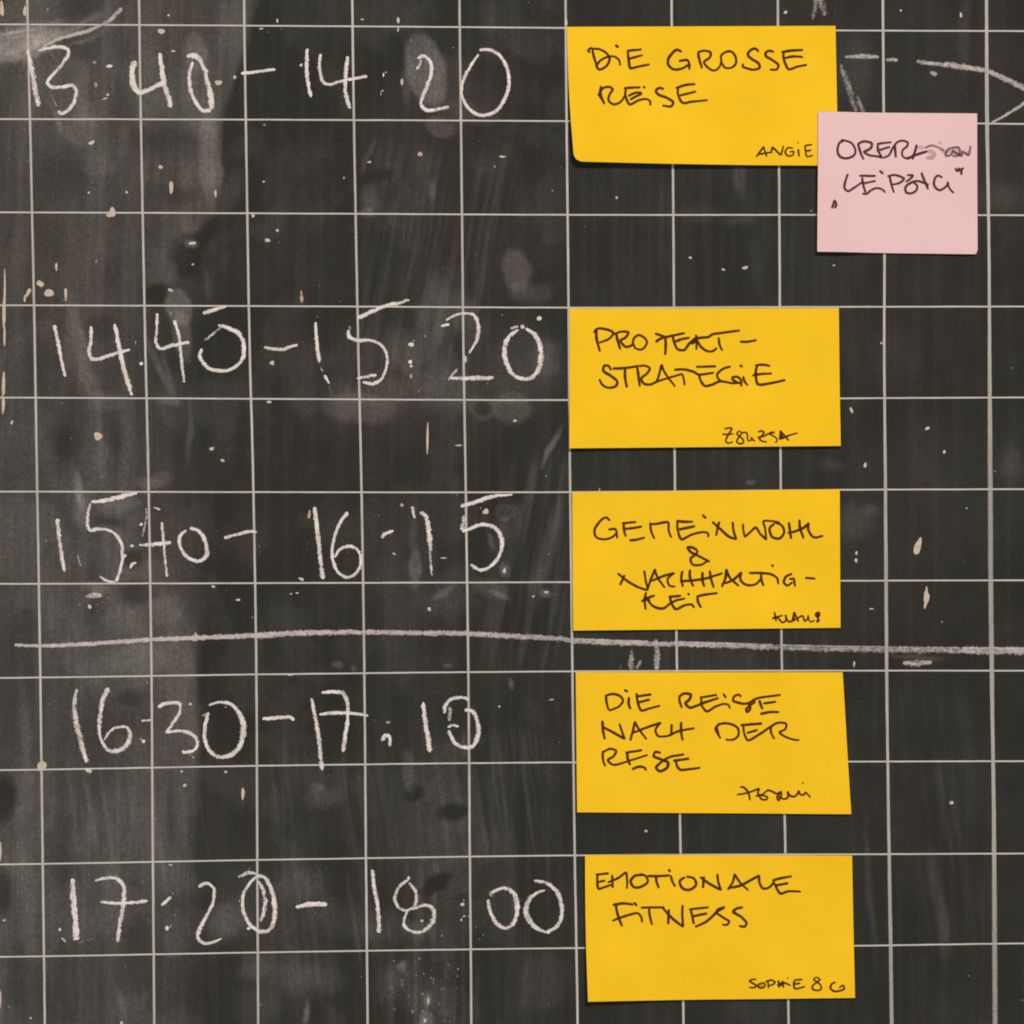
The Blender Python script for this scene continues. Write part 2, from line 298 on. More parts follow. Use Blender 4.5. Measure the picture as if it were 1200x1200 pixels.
# ------------------------------------------------------------------ strokes
LAY = [0]
def catmull(P, step):
    P = [np.array(p, float) for p in P]
    if len(P) == 1: P = [P[0] - np.array([.6, 0]), P[0] + np.array([.6, 0])]
    n = len(P); T = []
    for i in range(n):
        if i == 0: T.append(P[1] - P[0]); continue
        if i == n - 1: T.append(P[-1] - P[-2]); continue
        a = P[i] - P[i - 1]; b = P[i + 1] - P[i]; la = np.linalg.norm(a) + 1e-9; lb = np.linalg.norm(b) + 1e-9
        co = float(a @ b) / (la * lb); d = a / la + b / lb; d = d / (np.linalg.norm(d) + 1e-6)
        T.append(d * min(la, lb) * 1.15 * max(0.0, (co + .75) / 1.75) ** .8 if co > -.75 else d * 0)
    out = []
    for i in range(n - 1):
        L = np.linalg.norm(P[i + 1] - P[i]); m = max(2, int(L / step))
        for k in range(m):
            t = k / m; h1 = 2 * t ** 3 - 3 * t * t + 1; h2 = t ** 3 - 2 * t * t + t; h3 = -2 * t ** 3 + 3 * t * t; h4 = t ** 3 - t * t
            out.append(h1 * P[i] + h2 * T[i] + h3 * P[i + 1] + h4 * T[i + 1])
    out.append(P[-1]); return np.array(out)

def ribbon(P, w, h0=0.10, dome=0.06, dens=1.0, step=0.9, jit=0.12, wob=0.18, hfun=None, cross=(-1, -.6, 0, .6, 1), cap=True):
    """one stroke -> verts, faces, attribute lists. w: width (number or list along the stroke)"""
    C = catmull(P, step); m = len(C); T = np.gradient(C, axis=0); L = np.linalg.norm(T, axis=1) + 1e-9; T /= L[:, None]
    N = np.stack([-T[:, 1], T[:, 0]], 1); s = np.concatenate([[0], np.cumsum(np.linalg.norm(np.diff(C, axis=0), axis=1))]); tot = s[-1]
    ww = np.interp(s / tot, np.linspace(0, 1, len(w)), w) if isinstance(w, (list, tuple)) else np.full(m, float(w))
    dd = np.interp(s / tot, np.linspace(0, 1, len(dens)), dens) if isinstance(dens, (list, tuple)) else np.full(m, float(dens))
    if cap:
        r = np.minimum(ww / 2, tot / 2.2); e = np.minimum(s, tot - s); q = np.clip(e / np.maximum(r, .3), 0, 1); ww = ww * np.sqrt(np.clip(1 - (1 - q) ** 2, .06, 1))
    k = rng.randn(m, 2) * jit; ker = np.ones(3) / 3
    kl = np.convolve(k[:, 0], ker, 'same'); kr = np.convolve(k[:, 1], ker, 'same'); kc = np.convolve(rng.randn(m), np.ones(7) / 7, 'same') * wob
    LAY[0] += 1; lay = (LAY[0] % 40) * 0.0011
    V, F, A, U, D = [], [], [], [], []
    for i in range(m):
        for c in cross:
            o = c * ww[i] / 2 * (1 + (kl[i] if c < 0 else kr[i]) * 1.6) + kc[i]
            p = C[i] + N[i] * o; h = h0 + lay + dome * (1 - c * c)
            if hfun: h += hfun(p[0], p[1])
            V.append(W(p[0], p[1], h)); A.append(c); U.append(s[i] * S + LAY[0] * 0.37); D.append(dd[i])
    K = len(cross)
    for i in range(m - 1):
        for j in range(K - 1):
            a = i * K + j; F.append((a, a + 1, a + K + 1, a + K))
    return V, F, A, U, D

def strokes_obj(name, items, mat, parent, label=None, **kw):
    V, F, A, U, D = [], [], [], [], []
    for it in items:
        P, w = it[0], it[1]; d = it[2] if len(it) > 2 else 1.0
        if mat is M_CHALK: w = [x * 1.05 for x in w] if isinstance(w, (list, tuple)) else w * 1.05
        if mat is M_CHALK:      # loose dust beside the stroke
            v, f, a, u, dd = ribbon(P, [x + 6 for x in w] if isinstance(w, list) else w + 6, dens=.17, h0=.05, dome=.01, jit=.2); o = len(V)
            V += v; F += [tuple(i + o for i in q) for q in f]; A += a; U += u; D += dd
        v, f, a, u, dd = ribbon(P, w, dens=d, **kw); o = len(V)
        V += v; F += [tuple(i + o for i in q) for q in f]; A += a; U += u; D += dd
    ob = mesh_obj(name, V, F, mat, parent, {'across': A, 'along': U, 'cover': D}, smooth=True)
    if label: ob['label'] = label
    return ob

def rg(ox, oy, k):      # a local tracing frame
    return lambda *pts: [(ox + x * k, oy + y * k) for x, y in pts]
def dab(cx, cy, w, h):  # a short dab as one fat stroke
    return ([(cx - max(0, w - h) / 2 - .3, cy), (cx + max(0, w - h) / 2 + .3, cy)], h) if w >= h else ([(cx, cy - (h - w) / 2 - .3), (cx + .4, cy + (h - w) / 2 + .3)], w)

# painted grid: each line a part
VL = [[(0, 32), (200, 36.5), (400, 40.7), (550, 43.2), (770, 46.9), (990, 49.8), (1200, 52.5)],
      [(0, 163), (200, 166.2), (400, 170.2), (550, 173.7), (770, 177.3), (990, 179), (1200, 180.7)],
      [(0, 286), (200, 289), (400, 292.4), (550, 296.4), (770, 300.2), (990, 301.4), (1200, 302.5)],
      [(0, 412.8), (200, 415.8), (400, 419.7), (550, 423.2), (770, 426.7), (990, 428.7), (1200, 430.8)],
      [(0, 538.5), (200, 540.8), (400, 543), (550, 545.4), (770, 548.6), (990, 550.5), (1200, 552.3)],
      [(0, 662.8), (180, 664.4), (380, 666.5), (560, 668), (770, 670.6), (980, 673.2), (1200, 676.9)],
      [(0, 787), (250, 789), (370, 789.9), (555, 790.8), (760, 793), (980, 797.2), (1200, 801)],
      [(0, 911.5), (250, 913.3), (370, 913.9), (555, 914.8), (760, 916), (980, 920), (1200, 924.2)],
      [(0, 1034.6), (130, 1035.6), (300, 1036.5), (420, 1036.2), (560, 1037.5), (800, 1039.2), (960, 1041.3), (1200, 1045)],
      [(0, 1156), (130, 1156.6), (300, 1159), (450, 1159.8), (560, 1160.4), (700, 1161.2), (800, 1162.4), (950, 1164.6), (1200, 1166)]]
HL = [[(0, 28.5), (300, 30.1), (660, 32.7), (980, 35.6), (1200, 36.4)], [(0, 139.5), (300, 140.2), (660, 141.9), (1150, 144.8), (1200, 145.3)],
      [(0, 248.8), (330, 250.1), (660, 251.7), (950, 251.8), (1200, 252.2)], [(0, 357.7), (330, 358.8), (660, 360.5), (900, 359.8), (1200, 359.2)],
      [(0, 465.9), (330, 467.5), (660, 468.8), (985, 466.8), (1200, 465.8)], [(0, 576.1), (330, 576.7), (660, 576.7), (990, 574), (1200, 573.2)],
      [(0, 684.2), (330, 683.3), (660, 682.2), (990, 680.6), (1200, 680)], [(0, 794.5), (330, 790), (660, 786.8), (1000, 785.9), (1200, 786)],
      [(0, 902.5), (330, 897), (660, 893.4), (1005, 892.4), (1200, 892)], [(0, 1013), (330, 1007.3), (680, 1002.3), (1000, 1001.1), (1200, 1000.2)],
      [(0, 1121.3), (330, 1115.7), (690, 1110.8), (1000, 1108.3), (1200, 1105.5)]]
def extend(L):     # straight on to the edges of the board
    (a0, b0_), (a1, b1) = L[0], L[1]; (c0_, d0), (c1, d1) = L[-2], L[-1]
    s0 = (b1 - b0_) / (a1 - a0) * .5; s1 = (d1 - d0) / (c1 - c0_) * .5
    return [(-600, b0_ + s0 * (-600 - a0))] + L + [(1800, d1 + s1 * (1800 - c1))]
VW = {0: 3.2, 8: 3.4, 9: 4.3}
def grid_line(P, w, d):
    strokes_obj('grid_line', [(P, w, d)], M_LINE, board, h0=0.02, dome=0.02, step=4.0, jit=0.03, wob=0.10, cap=False)
for L in HL + [[(a, b + 108.5 * k) for a, b in (HL[0] if k < 0 else HL[-1])] for k in (-4, -3, -2, -1, 1, 2, 3, 4)]:
    grid_line(extend(L), 1.85, .97)
for i, L in enumerate(VL + [[(a, b + 124.3 * k) for a, b in (VL[0] if k < 0 else VL[-1])] for k in (-4, -3, -2, -1, 1, 2, 3, 4)]):
    P = [(b, a) for a, b in extend(L)]
    if i == 9: w = [4.2] * 6 + [3.6, 4.6, 3.4, 3.4, 4.4, 5.8, 6.0, 5.6, 4.0, 4.6, 6.0, 6.2] + [5.2] * 6; d = [.7] * 6 + [.75, .6, .8, .75, .60, .42, .40, .46, .62, .55, .40, .38] + [.45] * 6
    elif i == 8: w = [2.9] * 11 + [3.4, 4.2, 4.0, 3.0, 3.4, 4.2, 4.6] + [4.4] * 6; d = [.82] * 11 + [.66, .52, .55, .75, .66, .50, .45] + [.5] * 6
    else: w = 2.65; d = [random.uniform(.68, .92) for _ in range(30)]
    grid_line(P, w, d)

A_ = rg(0, 0, .25); B_ = rg(300, 0, .3); C_ = rg(0, 330, .275); D_ = rg(330, 330, .275); E2 = rg(0, 550, .275); F_ = rg(330, 550, .275)
G_ = rg(0, 770, .275); H_ = rg(330, 770, .275); I_ = rg(0, 980, .275); J_ = rg(330, 980, .3)
def D1(R, cx, cy, w, h, d=1.0):
    x, y = R((cx, cy))[0]; P, ww = dab(x, y, w * 1.25, h * 1.25); return (P, ww, d * 1.35)

times = [
 ('chalked time 13:40 to 14:20 in the top row', 
  [[(A_((132, 235), (150, 330), (165, 420), (180, 500)), [6, 7.5, 7.5, 8], .86), (A_((126, 238), (136, 246)), 7.5), (A_((158, 170), (165, 230)), 3, .5)],
   [(A_((175, 240), (230, 225), (285, 220), (318, 232), (318, 262), (285, 310), (235, 365), (222, 385), (240, 408), (290, 408), (340, 400), (358, 425), (345, 480), (315, 520), (288, 532), (272, 520)), [4, 5, 5, 5.2, 4.6, 4.4, 4.6, 5.5, 5.2, 4.6, 5, 6.5, 5], .93), (A_((235, 430), (265, 500)), 4, .42)],
   [(A_((632, 285), (620, 340), (625, 400), (650, 432), (690, 425), (740, 400), (780, 385)), [7, 7, 8, 7, 6, 6, 7]), (A_((748, 248), (758, 320), (768, 380), (785, 440), (800, 505)), [6, 6.4, 8, 7, 6.5], .92)],
   [(A_((875, 265), (915, 262), (940, 285), (955, 320), (975, 340)), [5, 8, 6, 5, 6], .9), (A_((905, 290), (890, 340), (892, 410), (915, 475), (950, 518), (990, 518)), [4, 5, 5, 5, 6]), (A_((962, 335), (975, 400), (990, 460), (990, 515)), [4, 6.5, 8, 7.5], .95)],
   [(B_((200, 190), (198, 250), (202, 320), (215, 380)), 4.8)],
   [(B_((252, 210), (248, 270), (262, 320), (285, 330), (330, 318), (380, 308), (435, 298)), [3.8, 4.6, 4.4, 4, 4, 4.6]), (B_((358, 220), (350, 300), (352, 370), (368, 425)), 5.2)],
   [(B_((630, 228), (655, 220), (680, 240), (685, 280), (668, 340), (650, 380), (645, 410), (665, 430), (700, 430)), [4, 4.5, 5, 4.6, 4.4, 5, 5]), (B_((695, 430), (725, 424), (755, 418)), 5.2, .78), (B_((628, 272), (640, 250), (646, 234)), [5, 3], .8)],
   [(B_((870, 212), (840, 255), (815, 300), (803, 350), (815, 400), (850, 440), (890, 450), (935, 435), (970, 390), (988, 330), (980, 265), (950, 215), (910, 195), (872, 195)), [3.4, 4, 4, 4.4, 4.6, 5, 4.6, 4.4, 4.6, 4.2])]],
  [([(282.5, 86.3), (300, 84.3), (323, 81)], [4.4, 3.8, 3.6], 1), D1(A_, 512, 310, 5.5, 8), D1(A_, 491, 463, 8, 8.4), D1(A_, 505, 445, 5, 3, .6), D1(B_, 498, 293, 7, 6, .9), D1(B_, 507, 283, 3, 4, .6), D1(B_, 488, 365, 6, 6, .85), D1(B_, 494, 355, 3, 4, .6), D1(A_, 445, 292, 5, 7, .45), D1(A_, 448, 400, 5, 10, .4)]),
 ('chalked time 14:40 to 15:20 in the second row',
  [[(C_((233, 185), (250, 270), (265, 350), (278, 405)), [4.8, 5.2, 4.6, 3.6])],
   [(C_((388, 190), (388, 250), (380, 300), (390, 328), (420, 330), (480, 310), (555, 290)), [4.8, 4.8, 5.2, 5, 4.6, 3.6], .96), (C_((488, 180), (505, 260), (525, 360), (545, 430), (562, 485)), [5, 5.6, 5.6, 6, 5])],
   [(C_((670, 135), (668, 200), (665, 265), (685, 285), (740, 272), (808, 258)), [4.6, 3.4, 4, 5, 5, 4.4], .92), (C_((742, 165), (762, 230), (772, 320), (785, 430)), [4.4, 4, 4.6, 3.2], .92)],
   [(C_((930, 185), (980, 200), (1020, 225), (1040, 280), (1030, 335), (990, 370), (940, 380), (885, 365), (852, 320), (860, 285)), [4.6, 6, 6, 5, 4.6, 5, 5.2, 4.6]), (C_((870, 250), (910, 220), (945, 192)), [3, 4], .62), (C_((865, 135), (905, 122), (965, 105)), [6, 5, 3.2], .92), (C_((872, 255), (905, 228)), 3, .5)],
   [(D_((145, 172), (148, 230), (155, 300), (162, 345)), [3.6, 4.6, 5, 5]), (D_((165, 365), (176, 385)), 3.4, .6), (D_((182, 398), (203, 435)), [4.4, 3.4], .95), (D_((203, 440), (212, 488)), 2.6, .32), (D_((150, 145), (153, 158)), 3.5, .4)],
   [(D_((322, 158), (380, 130), (440, 105), (490, 92)), [5.4, 5.6, 4.6, 5]), (D_((480, 100), (510, 88), (545, 78)), [4.2, 4.4, 4], .85), (D_((285, 205), (290, 235), (320, 250), (370, 250), (420, 268), (448, 310), (445, 370), (425, 415), (390, 435), (345, 428)), [5, 5, 4.4, 4, 4.4, 4.4, 4, 4, 4.6, 3.6], .96), (D_((320, 412), (360, 405), (405, 398)), [3, 4.6, 4.4], .9), (D_((290, 190), (292, 205)), 4, .45)],
   [(D_((700, 165), (735, 145), (780, 135), (820, 145), (838, 190), (830, 250), (800, 305)), [2.6, 4, 4.2, 5, 5.4, 4.6, 3], .9), (D_((678, 190), (715, 182)), [4, 5]), (D_((710, 420), (750, 370)), [3.4, 4.6], .66), (D_((720, 412), (800, 412), (905, 410)), [4.4, 6.6, 7, 5.5], .86), (D_((782, 315), (782, 345)), 4, .9)],
   [(D_((1040, 200), (1080, 230), (1105, 290), (1100, 360), (1070, 405), (1030, 415), (985, 395), (955, 335), (950, 280), (970, 235), (1010, 205)), [5, 6.6, 7.2, 7.2, 6, 5, 5.6, 6.8, 7, 6, 4], .93), (D_((975, 202), (1008, 190)), 4.4, .7), (D_((1022, 185), (1032, 200)), 5, .95)]],
  [([(309.5, 407), (322, 409), (332, 409.6), (340, 406.5), (349, 404)], [4, 4.6, 5, 3.6], .96), D1(C_, 578, 260, 5, 5, .85), D1(C_, 602, 349, 7, 4, .85), D1(C_, 620, 340, 5, 5, .8), D1(D_, 552, 268, 9, 4, .95), D1(D_, 562, 252, 3, 4, .5), D1(D_, 548, 342, 7, 4, .9), D1(D_, 552, 360, 3, 5, .7), D1(D_, 1098, 157, 9, 4.6, .8), D1(D_, 612, 233, 4.4, 4.4, .8)]),
 ('chalked time 15:40 to 16:15 in the third row',
  [[(E2((243, 210), (252, 280), (262, 360), (275, 435)), [6, 5, 5.4, 4.6], .95), (E2((330, 365), (345, 415)), 2.8, .5)],
   [(E2((388, 138), (440, 135), (500, 120), (585, 100)), [4, 5.8, 6.2, 4]), (E2((385, 145), (375, 190), (372, 240), (385, 260), (430, 253), (480, 268), (515, 310), (522, 360), (515, 420), (495, 480)), [3, 4, 4.6, 5, 4.2, 4.2, 4.8, 4.8, 4.6, 3.8], .93), (E2((425, 455), (455, 475), (490, 482)), [2.4, 3.4, 3.4])],
   [(E2((622, 165), (625, 200), (605, 290)), 3, .6), (E2((592, 322), (650, 320), (730, 312)), [4.2, 6, 6.4], .93), (E2((690, 225), (698, 320), (705, 400), (712, 458)), [5, 3.6, 3.6, 4], .8), (E2((655, 162), (683, 172)), 3, .7), (E2((595, 238), (608, 230)), 4.4, .9)],
   [(E2((808, 250), (850, 265), (878, 320), (878, 370), (845, 392), (800, 375), (768, 330), (768, 285), (795, 258)), [4.2, 6, 6, 5.4, 4.6, 4.6, 5.2, 3.6], .93)],
   [(F_((142, 160), (152, 260), (165, 380), (170, 415)), [5, 5.6, 5.6, 5]), (F_((168, 415), (178, 468)), [5, 7.4], .9), (F_((140, 160), (139, 185)), 3, .8)],
   [(F_((282, 182), (250, 225), (225, 290), (215, 360), (235, 430), (275, 460), (315, 445), (338, 395), (325, 345), (290, 328), (250, 340), (225, 375)), [4.6, 4.2, 4, 4.6, 4, 3.8, 4, 4, 3.6])],
   [(F_((590, 182), (615, 200), (628, 270), (635, 350)), [5.5, 6.8, 7, 4.4], .9), (F_((632, 340), (636, 400), (641, 455)), [4, 4.4, 3], .68), (F_((558, 158), (560, 185), (568, 208)), [4.4, 3], .9)],
   [(F_((762, 158), (830, 138), (900, 115), (985, 108)), [5, 5.4, 5, 2.6]), (F_((778, 195), (768, 262)), 7, .74), (F_((770, 266), (810, 250), (860, 235), (910, 250), (938, 300), (930, 360), (900, 405), (850, 430), (805, 405)), [4, 4.6, 5, 5.6, 5.8, 5, 4.6, 4.2, 4])]],
  [(E2((955, 292), (1010, 278), (1060, 265), (1095, 268)), [5, 4.2, 4.8, 3.4], .93), D1(E2, 562, 326, 5, 7, .75), (E2((555, 422), (566, 403), (582, 398)), 4.4, .95), D1(E2, 530, 368, 4, 7, .7), (F_((425, 292), (445, 272), (478, 262)), [4.6, 4.6, 3.4])]),
 ('chalked time 16:30 to 17:10 below the long chalk line',
  [[(G_((328, 135), (318, 200), (325, 270), (345, 360), (370, 450)), [4, 7.6, 7.6, 7.4, 7.4], .8), (G_((365, 478), (392, 490)), 6, .93)],
   [(G_((462, 130), (440, 180), (425, 260), (425, 330), (450, 385), (490, 402), (535, 380), (555, 330), (540, 300), (500, 300), (465, 320), (445, 355)), [7, 7, 6.6, 6, 4, 4.4, 6.8, 7.4, 5.6, 4, 3.4, 3], .87)],
   [(G_((672, 212), (720, 195), (765, 200), (765, 235), (735, 285), (712, 320), (770, 315), (820, 330), (842, 365), (825, 398), (775, 405)), [5, 5, 5, 4.6, 4.6, 4.4, 4.6, 4.8, 5, 4, 5], .93), (G_((800, 402), (828, 432)), 2.2, .6)],
   [(G_((890, 205), (940, 192), (990, 205), (1030, 260), (1038, 320), (1015, 390), (960, 425), (910, 415), (878, 370), (872, 300), (888, 235)), [3.4, 4.4, 6, 8, 8.4, 6.6, 5.4, 5, 5.6, 5.4, 5], .9), (G_((860, 250), (885, 240)), 4, .6)],
   [(H_((128, 175), (142, 250), (158, 340), (168, 440)), [4.4, 5.4, 5.8, 5.8], .96), (H_((170, 440), (174, 482)), 6, .9)],
   [(H_((170, 152), (220, 148), (262, 155), (280, 190), (282, 260), (272, 330), (262, 405)), [3.6, 5.4, 5, 4.6, 5, 5.4, 5.8], .93), (H_((160, 243), (230, 238), (300, 240), (370, 250)), [4, 5, 4.4, 3.8], .93)],
   [(H_((604, 192), (612, 270), (625, 350), (632, 405)), [5.4, 6, 6.6, 6.6], .93)],
   [(H_((800, 180), (750, 172), (705, 195), (692, 240)), [4.4, 5, 5.4, 5.6], .9), (H_((718, 212), (714, 272)), 6.4, .68), (H_((708, 300), (725, 290), (755, 295)), 3.6, .85), (H_((712, 312), (735, 360), (775, 385), (815, 378), (838, 330), (835, 275), (815, 232), (780, 225)), [5.6, 5, 5, 6, 6.4, 6, 5, 5], .92), (H_((795, 380), (796, 398)), 4, .9)]],
  [([(307.5, 842.5), (318, 841.8), (329, 840.6), (340, 840.6), (345, 844)], [4.4, 5, 5, 4.6], .96), (G_((602, 272), (645, 268)), 3, .9), D1(G_, 612, 359, 7, 4, .85), D1(G_, 600, 350, 4, 3, .6), (H_((426, 356), (440, 335), (460, 338), (460, 380)), [5.6, 5.6, 4.4, 4], .93), D1(H_, 455, 278, 7, 3, .5)]),
 ('chalked time 17:20 to 18:00 in the bottom row',
  [[(I_((308, 180), (312, 250), (320, 350), (326, 438)), [7, 7.6, 7.6, 7.6], .94), (I_((312, 440), (340, 432)), 4.5, .9), (I_((330, 455), (400, 435)), 2, .36), D1(I_, 255, 397, 5, 3.2, .9), (I_((262, 432), (280, 450)), 2.8, .8)],
   [(I_((405, 190), (450, 178), (500, 182), (528, 215), (525, 290), (512, 370), (500, 450)), [3, 4.4, 5.4, 6.4, 5.4, 5.2, 5.6], .94), (I_((428, 280), (500, 285), (578, 281)), 4), (I_((575, 281), (630, 275)), 4.4)],
   [(I_((845, 215), (880, 200), (910, 220), (908, 280), (880, 340), (850, 395), (842, 430), (870, 455), (910, 450), (945, 435)), [4.4, 4.6, 4.6, 4.2, 4.4, 5.2, 5.6, 5, 4, 2.6], .95)],
   [(I_((1015, 175), (1060, 155), (1095, 160)), [3.4, 5.4, 4], .8), (I_((1090, 165), (1130, 178), (1160, 240), (1172, 320), (1155, 392), (1115, 408), (1075, 385), (1040, 330), (1035, 260), (1060, 205), (1095, 170)), [4, 5.4, 5.6, 6.8, 6.6, 5, 5, 5, 5, 4.4, 3.6], .93), (I_((1102, 190), (1125, 240), (1128, 310), (1110, 365)), [4.6, 6.2, 7, 5], .78), D1(I_, 1060, 393, 6, 3, .8), D1(I_, 1020, 276, 4, 4, .7)],
   [(J_((353, 130), (360, 190), (375, 270), (382, 378)), [5.6, 5, 5.4, 6], .94)],
   [(J_((495, 170), (460, 198), (442, 240), (455, 275), (490, 290), (522, 265), (525, 220), (498, 180)), [4.4, 4.6, 5, 4.6, 4, 4.4, 4.8, 4], .84), (J_((490, 290), (478, 345), (510, 372), (555, 370), (592, 330), (592, 285), (560, 268), (510, 285)), [3.4, 4.6, 4.4, 4.4, 6.4, 6, 4.4, 3.4], .88), D1(J_, 496, 163, 6, 4, .9)],
   [(J_((820, 222), (865, 202), (905, 220), (920, 270), (910, 330), (880, 358), (845, 345), (815, 295), (808, 245)), [5, 4.4, 7, 7.6, 7, 5, 5.6, 5.6, 5], .86), (J_((815, 215), (822, 235)), 7, .6)],
   [(J_((985, 172), (1040, 185), (1080, 225), (1095, 285), (1080, 345), (1035, 378)), [3.6, 5, 5.6, 5.4, 5.4, 5], .93), (J_((1035, 376), (985, 350), (955, 300), (965, 250), (1000, 220), (1030, 210)), [4.6, 6.4, 7.6, 7, 5, 3], .87)]],
  [(J_((55, 277), (110, 266), (178, 265)), [4.4, 6.4, 6]), (I_((688, 295), (730, 258)), [4.8, 4.2], .93), D1(I_, 738, 243, 4, 3, .5), D1(I_, 712, 390, 8, 5), D1(I_, 728, 384, 5, 5, .9), D1(J_, 712, 250, 4, 4, .8), D1(J_, 706, 266, 7, 3.6, .75), D1(J_, 712, 312, 3.6, 4, .8), D1(J_, 702, 326, 6, 5, .8)]),
]
for lab, digits, punct in times:
    t = root('chalk_time'); t.parent = board; t['label'] = lab
    marks = []
    for it in punct:                       # dabs that touch make one mark
        c = np.mean(np.array(it[0]), axis=0)
        for mk in marks:
            if np.hypot(*(mk[0] - c)) < 5.2: mk[1].append(it); break
        else: marks.append((c, [it]))
    for c, its in marks:
        P = np.array([p for it in its for p in it[0]]); strokes_obj('chalk_dash' if np.ptp(P[:, 0]) > 14 else 'chalk_dot', its, M_CHALK, t)
    for dg in digits: strokes_obj('chalk_digit', dg, M_CHALK, t)

# the long ruled chalk line and the older, half-wiped marks
LP = [(17, 755.7), (46.8, 757), (110, 754), (176, 749.4), (228, 747.5), (300, 744.7), (371, 741.3), (426, 741), (495, 741.7), (547, 742.5), (605, 745.8), (657, 748.5), (670, 751), (730, 753.2), (790, 754.8), (856, 756.6), (913, 758.8), (970, 760.2), (1040, 761), (1128, 762), (1198, 762.6), (1300, 764), (1400, 765)]
a = [(LP[:4], [3.4, 4.4, 5, 5.2], .96), (LP[3:6], [5.2, 5, 6], .92), (LP[5:9], [7, 6.4, 5.4, 6], [.88, .82, .86, .80])]
a += [(LP[8:13], [6.4, 5.8, 6.4, 6.2, 6.4], [.78, .82, .74, .70]), (LP[12:17], [7, 6.6, 6, 6.6, 7], [.74, .80, .74, .68]), (LP[16:20], [7.4, 8, 8.6, 8.4], [.60, .62, .68]), (LP[19:], [9.4, 10, 9], .72)]
a += [([(226, 751), (232, 744)], 5, .9), ([(229, 741), (230, 752)], 4, .8)]
a += [([(x, y - 3.0 + random.uniform(-.6, .4)), (x + random.uniform(-.8, .8), y + 2.6 + random.uniform(-.5, 1))], random.uniform(1.0, 1.7), random.uniform(.7, 1)) for x in np.arange(464, 600, 3.4) for y in [np.interp(x, [p[0] for p in LP], [p[1] for p in LP])]]
a = [(p, [x * 1.28 for x in w] if isinstance(w, list) else w, d) for p, w, d in a]
up = lambda x0, x1, o: [(x, np.interp(x, [p[0] for p in LP], [p[1] for p in LP]) + o) for x in np.linspace(x0, x1, 7)]
a += [(up(300, 372, -2.0), 2.0, .9), (up(668, 760, -2.4), 2.2, .85), (up(790, 905, -2.8), 2.2, .8), (up(912, 1040, -3.0), 2.4, .72), (up(1040, 1126, -2.6), 2.4, .7), (up(1127, 1230, -2.8), 3, .85), (up(1127, 1230, 2.4), 2.2, .7), (up(180, 296, 1.6), 1.8, .85)]
strokes_obj('chalk_line', a, M_GREY, board, label='long chalk line ruled across the board between third and fourth row')
for items in [
    [([(990, 67), (1008, 66), (1030, 67)], [4, 5.6, 5], .62), ([(1038, 70), (1052, 70.5)], 5, .62)],
    [([(1074, 72), (1092, 74.5), (1110, 77)], [6, 5, 5.6], .62), ([(1106, 75), (1130, 79), (1155, 83), (1176, 92), (1205, 106), (1240, 126)], [7, 6.5, 6, 7, 7], .66)],
    [([(1162, 144), (1185, 131), (1205, 118), (1240, 96)], [3, 4.4, 4.4], .68)],
    [([(1090, 85), (1098, 87)], [5, 7], .7)],
    [([(985, 75), (994, 102), (1003, 131)], [6, 11, 8], .42), ([(1004, 112), (1012, 133)], [6, 7], .45)],
    [([(958, -6), (955, 10), (952, 23)], [9, 6, 4], .46), ([(960, -6), (964, 8), (966, 19)], [7, 9, 7], .5)],
    [([(740.5, 762), (740, 773), (739.6, 785)], [4, 7, 9], .52), ([(746, 784), (751, 774)], 5.5, .52), ([(727, 784), (728, 779)], 3, .4)],
    [([(768, 749), (770, 763), (769.6, 785)], [5, 7.5, 9.5], .56)],
    [([(1058, 777), (1076, 777), (1092, 776)], [5, 8, 5], .6)],
    [(A_((175, 240), (260, 190), (340, 165), (400, 150), (480, 115)), [2.6, 4, 4.4, 4], [.66, .74, .85, .62]), (A_((480, 118), (515, 95), (545, 68), (572, 38)), [4, 5, 6], .64)],
    [(A_((5, 165), (70, 152), (165, 140)), [5, 4, 3], .5), (A_((40, 158), (60, 152)), 4, .6)],
    [(E2((365, 545), (400, 535), (435, 540)), [5, 7, 4], .68)],
    [(E2((318, 85), (330, 100), (345, 140)), [3, 6, 6], .34)],
    [(I_((1015, 170), (1050, 160)), 3, .5)]]:
    strokes_obj('old_chalk_mark', [(i[0], [x * 1.25 for x in i[1]] if isinstance(i[1], list) else i[1] * 1.25, [x * 1.2 for x in i[2]] if isinstance(i[2], list) else i[2] * 1.2) for i in items], M_GREY, board)

# chips of paint and crumbs of chalk, each an irregular little slab
def fleck(cx, cy, w, h, ang=0, mat=M_CHIP, name='paint_chip', th=0.12):
    z0 = random.uniform(.0, .08); k = 18; c, s = math.cos(math.radians(ang)), math.sin(math.radians(ang)); V = []
    rr = [1 + random.uniform(-.3, .26) for _ in range(k)]; rr = [(rr[i - 1] + 1.3 * rr[i] + rr[(i + 1) % k]) / 3.3 for i in range(k)]; ph = random.uniform(0, 6); rr = [r * (1 + .10 * math.sin(2 * math.pi * i / k * 2 + ph) + .07 * math.sin(2 * math.pi * i / k * 3 + ph * 2)) for i, r in enumerate(rr)]
    for (sc, z) in ((1.0, 0.0), (1.0, th * .5), (0.8, th)):
        for i in range(k):
            a = 2 * math.pi * i / k; x = math.cos(a) * w * .46 * rr[i] * sc; y = math.sin(a) * h * .47 * rr[i] * sc
            V.append(W(cx + x * c - y * s, cy + x * s + y * c, z0 + z))
    F = [(r * k + i, r * k + (i + 1) % k, (r + 1) * k + (i + 1) % k, (r + 1) * k + i) for r in range(2) for i in range(k)] + [tuple(range(2 * k, 3 * k))]
    return mesh_obj(name, V, F, mat, board)
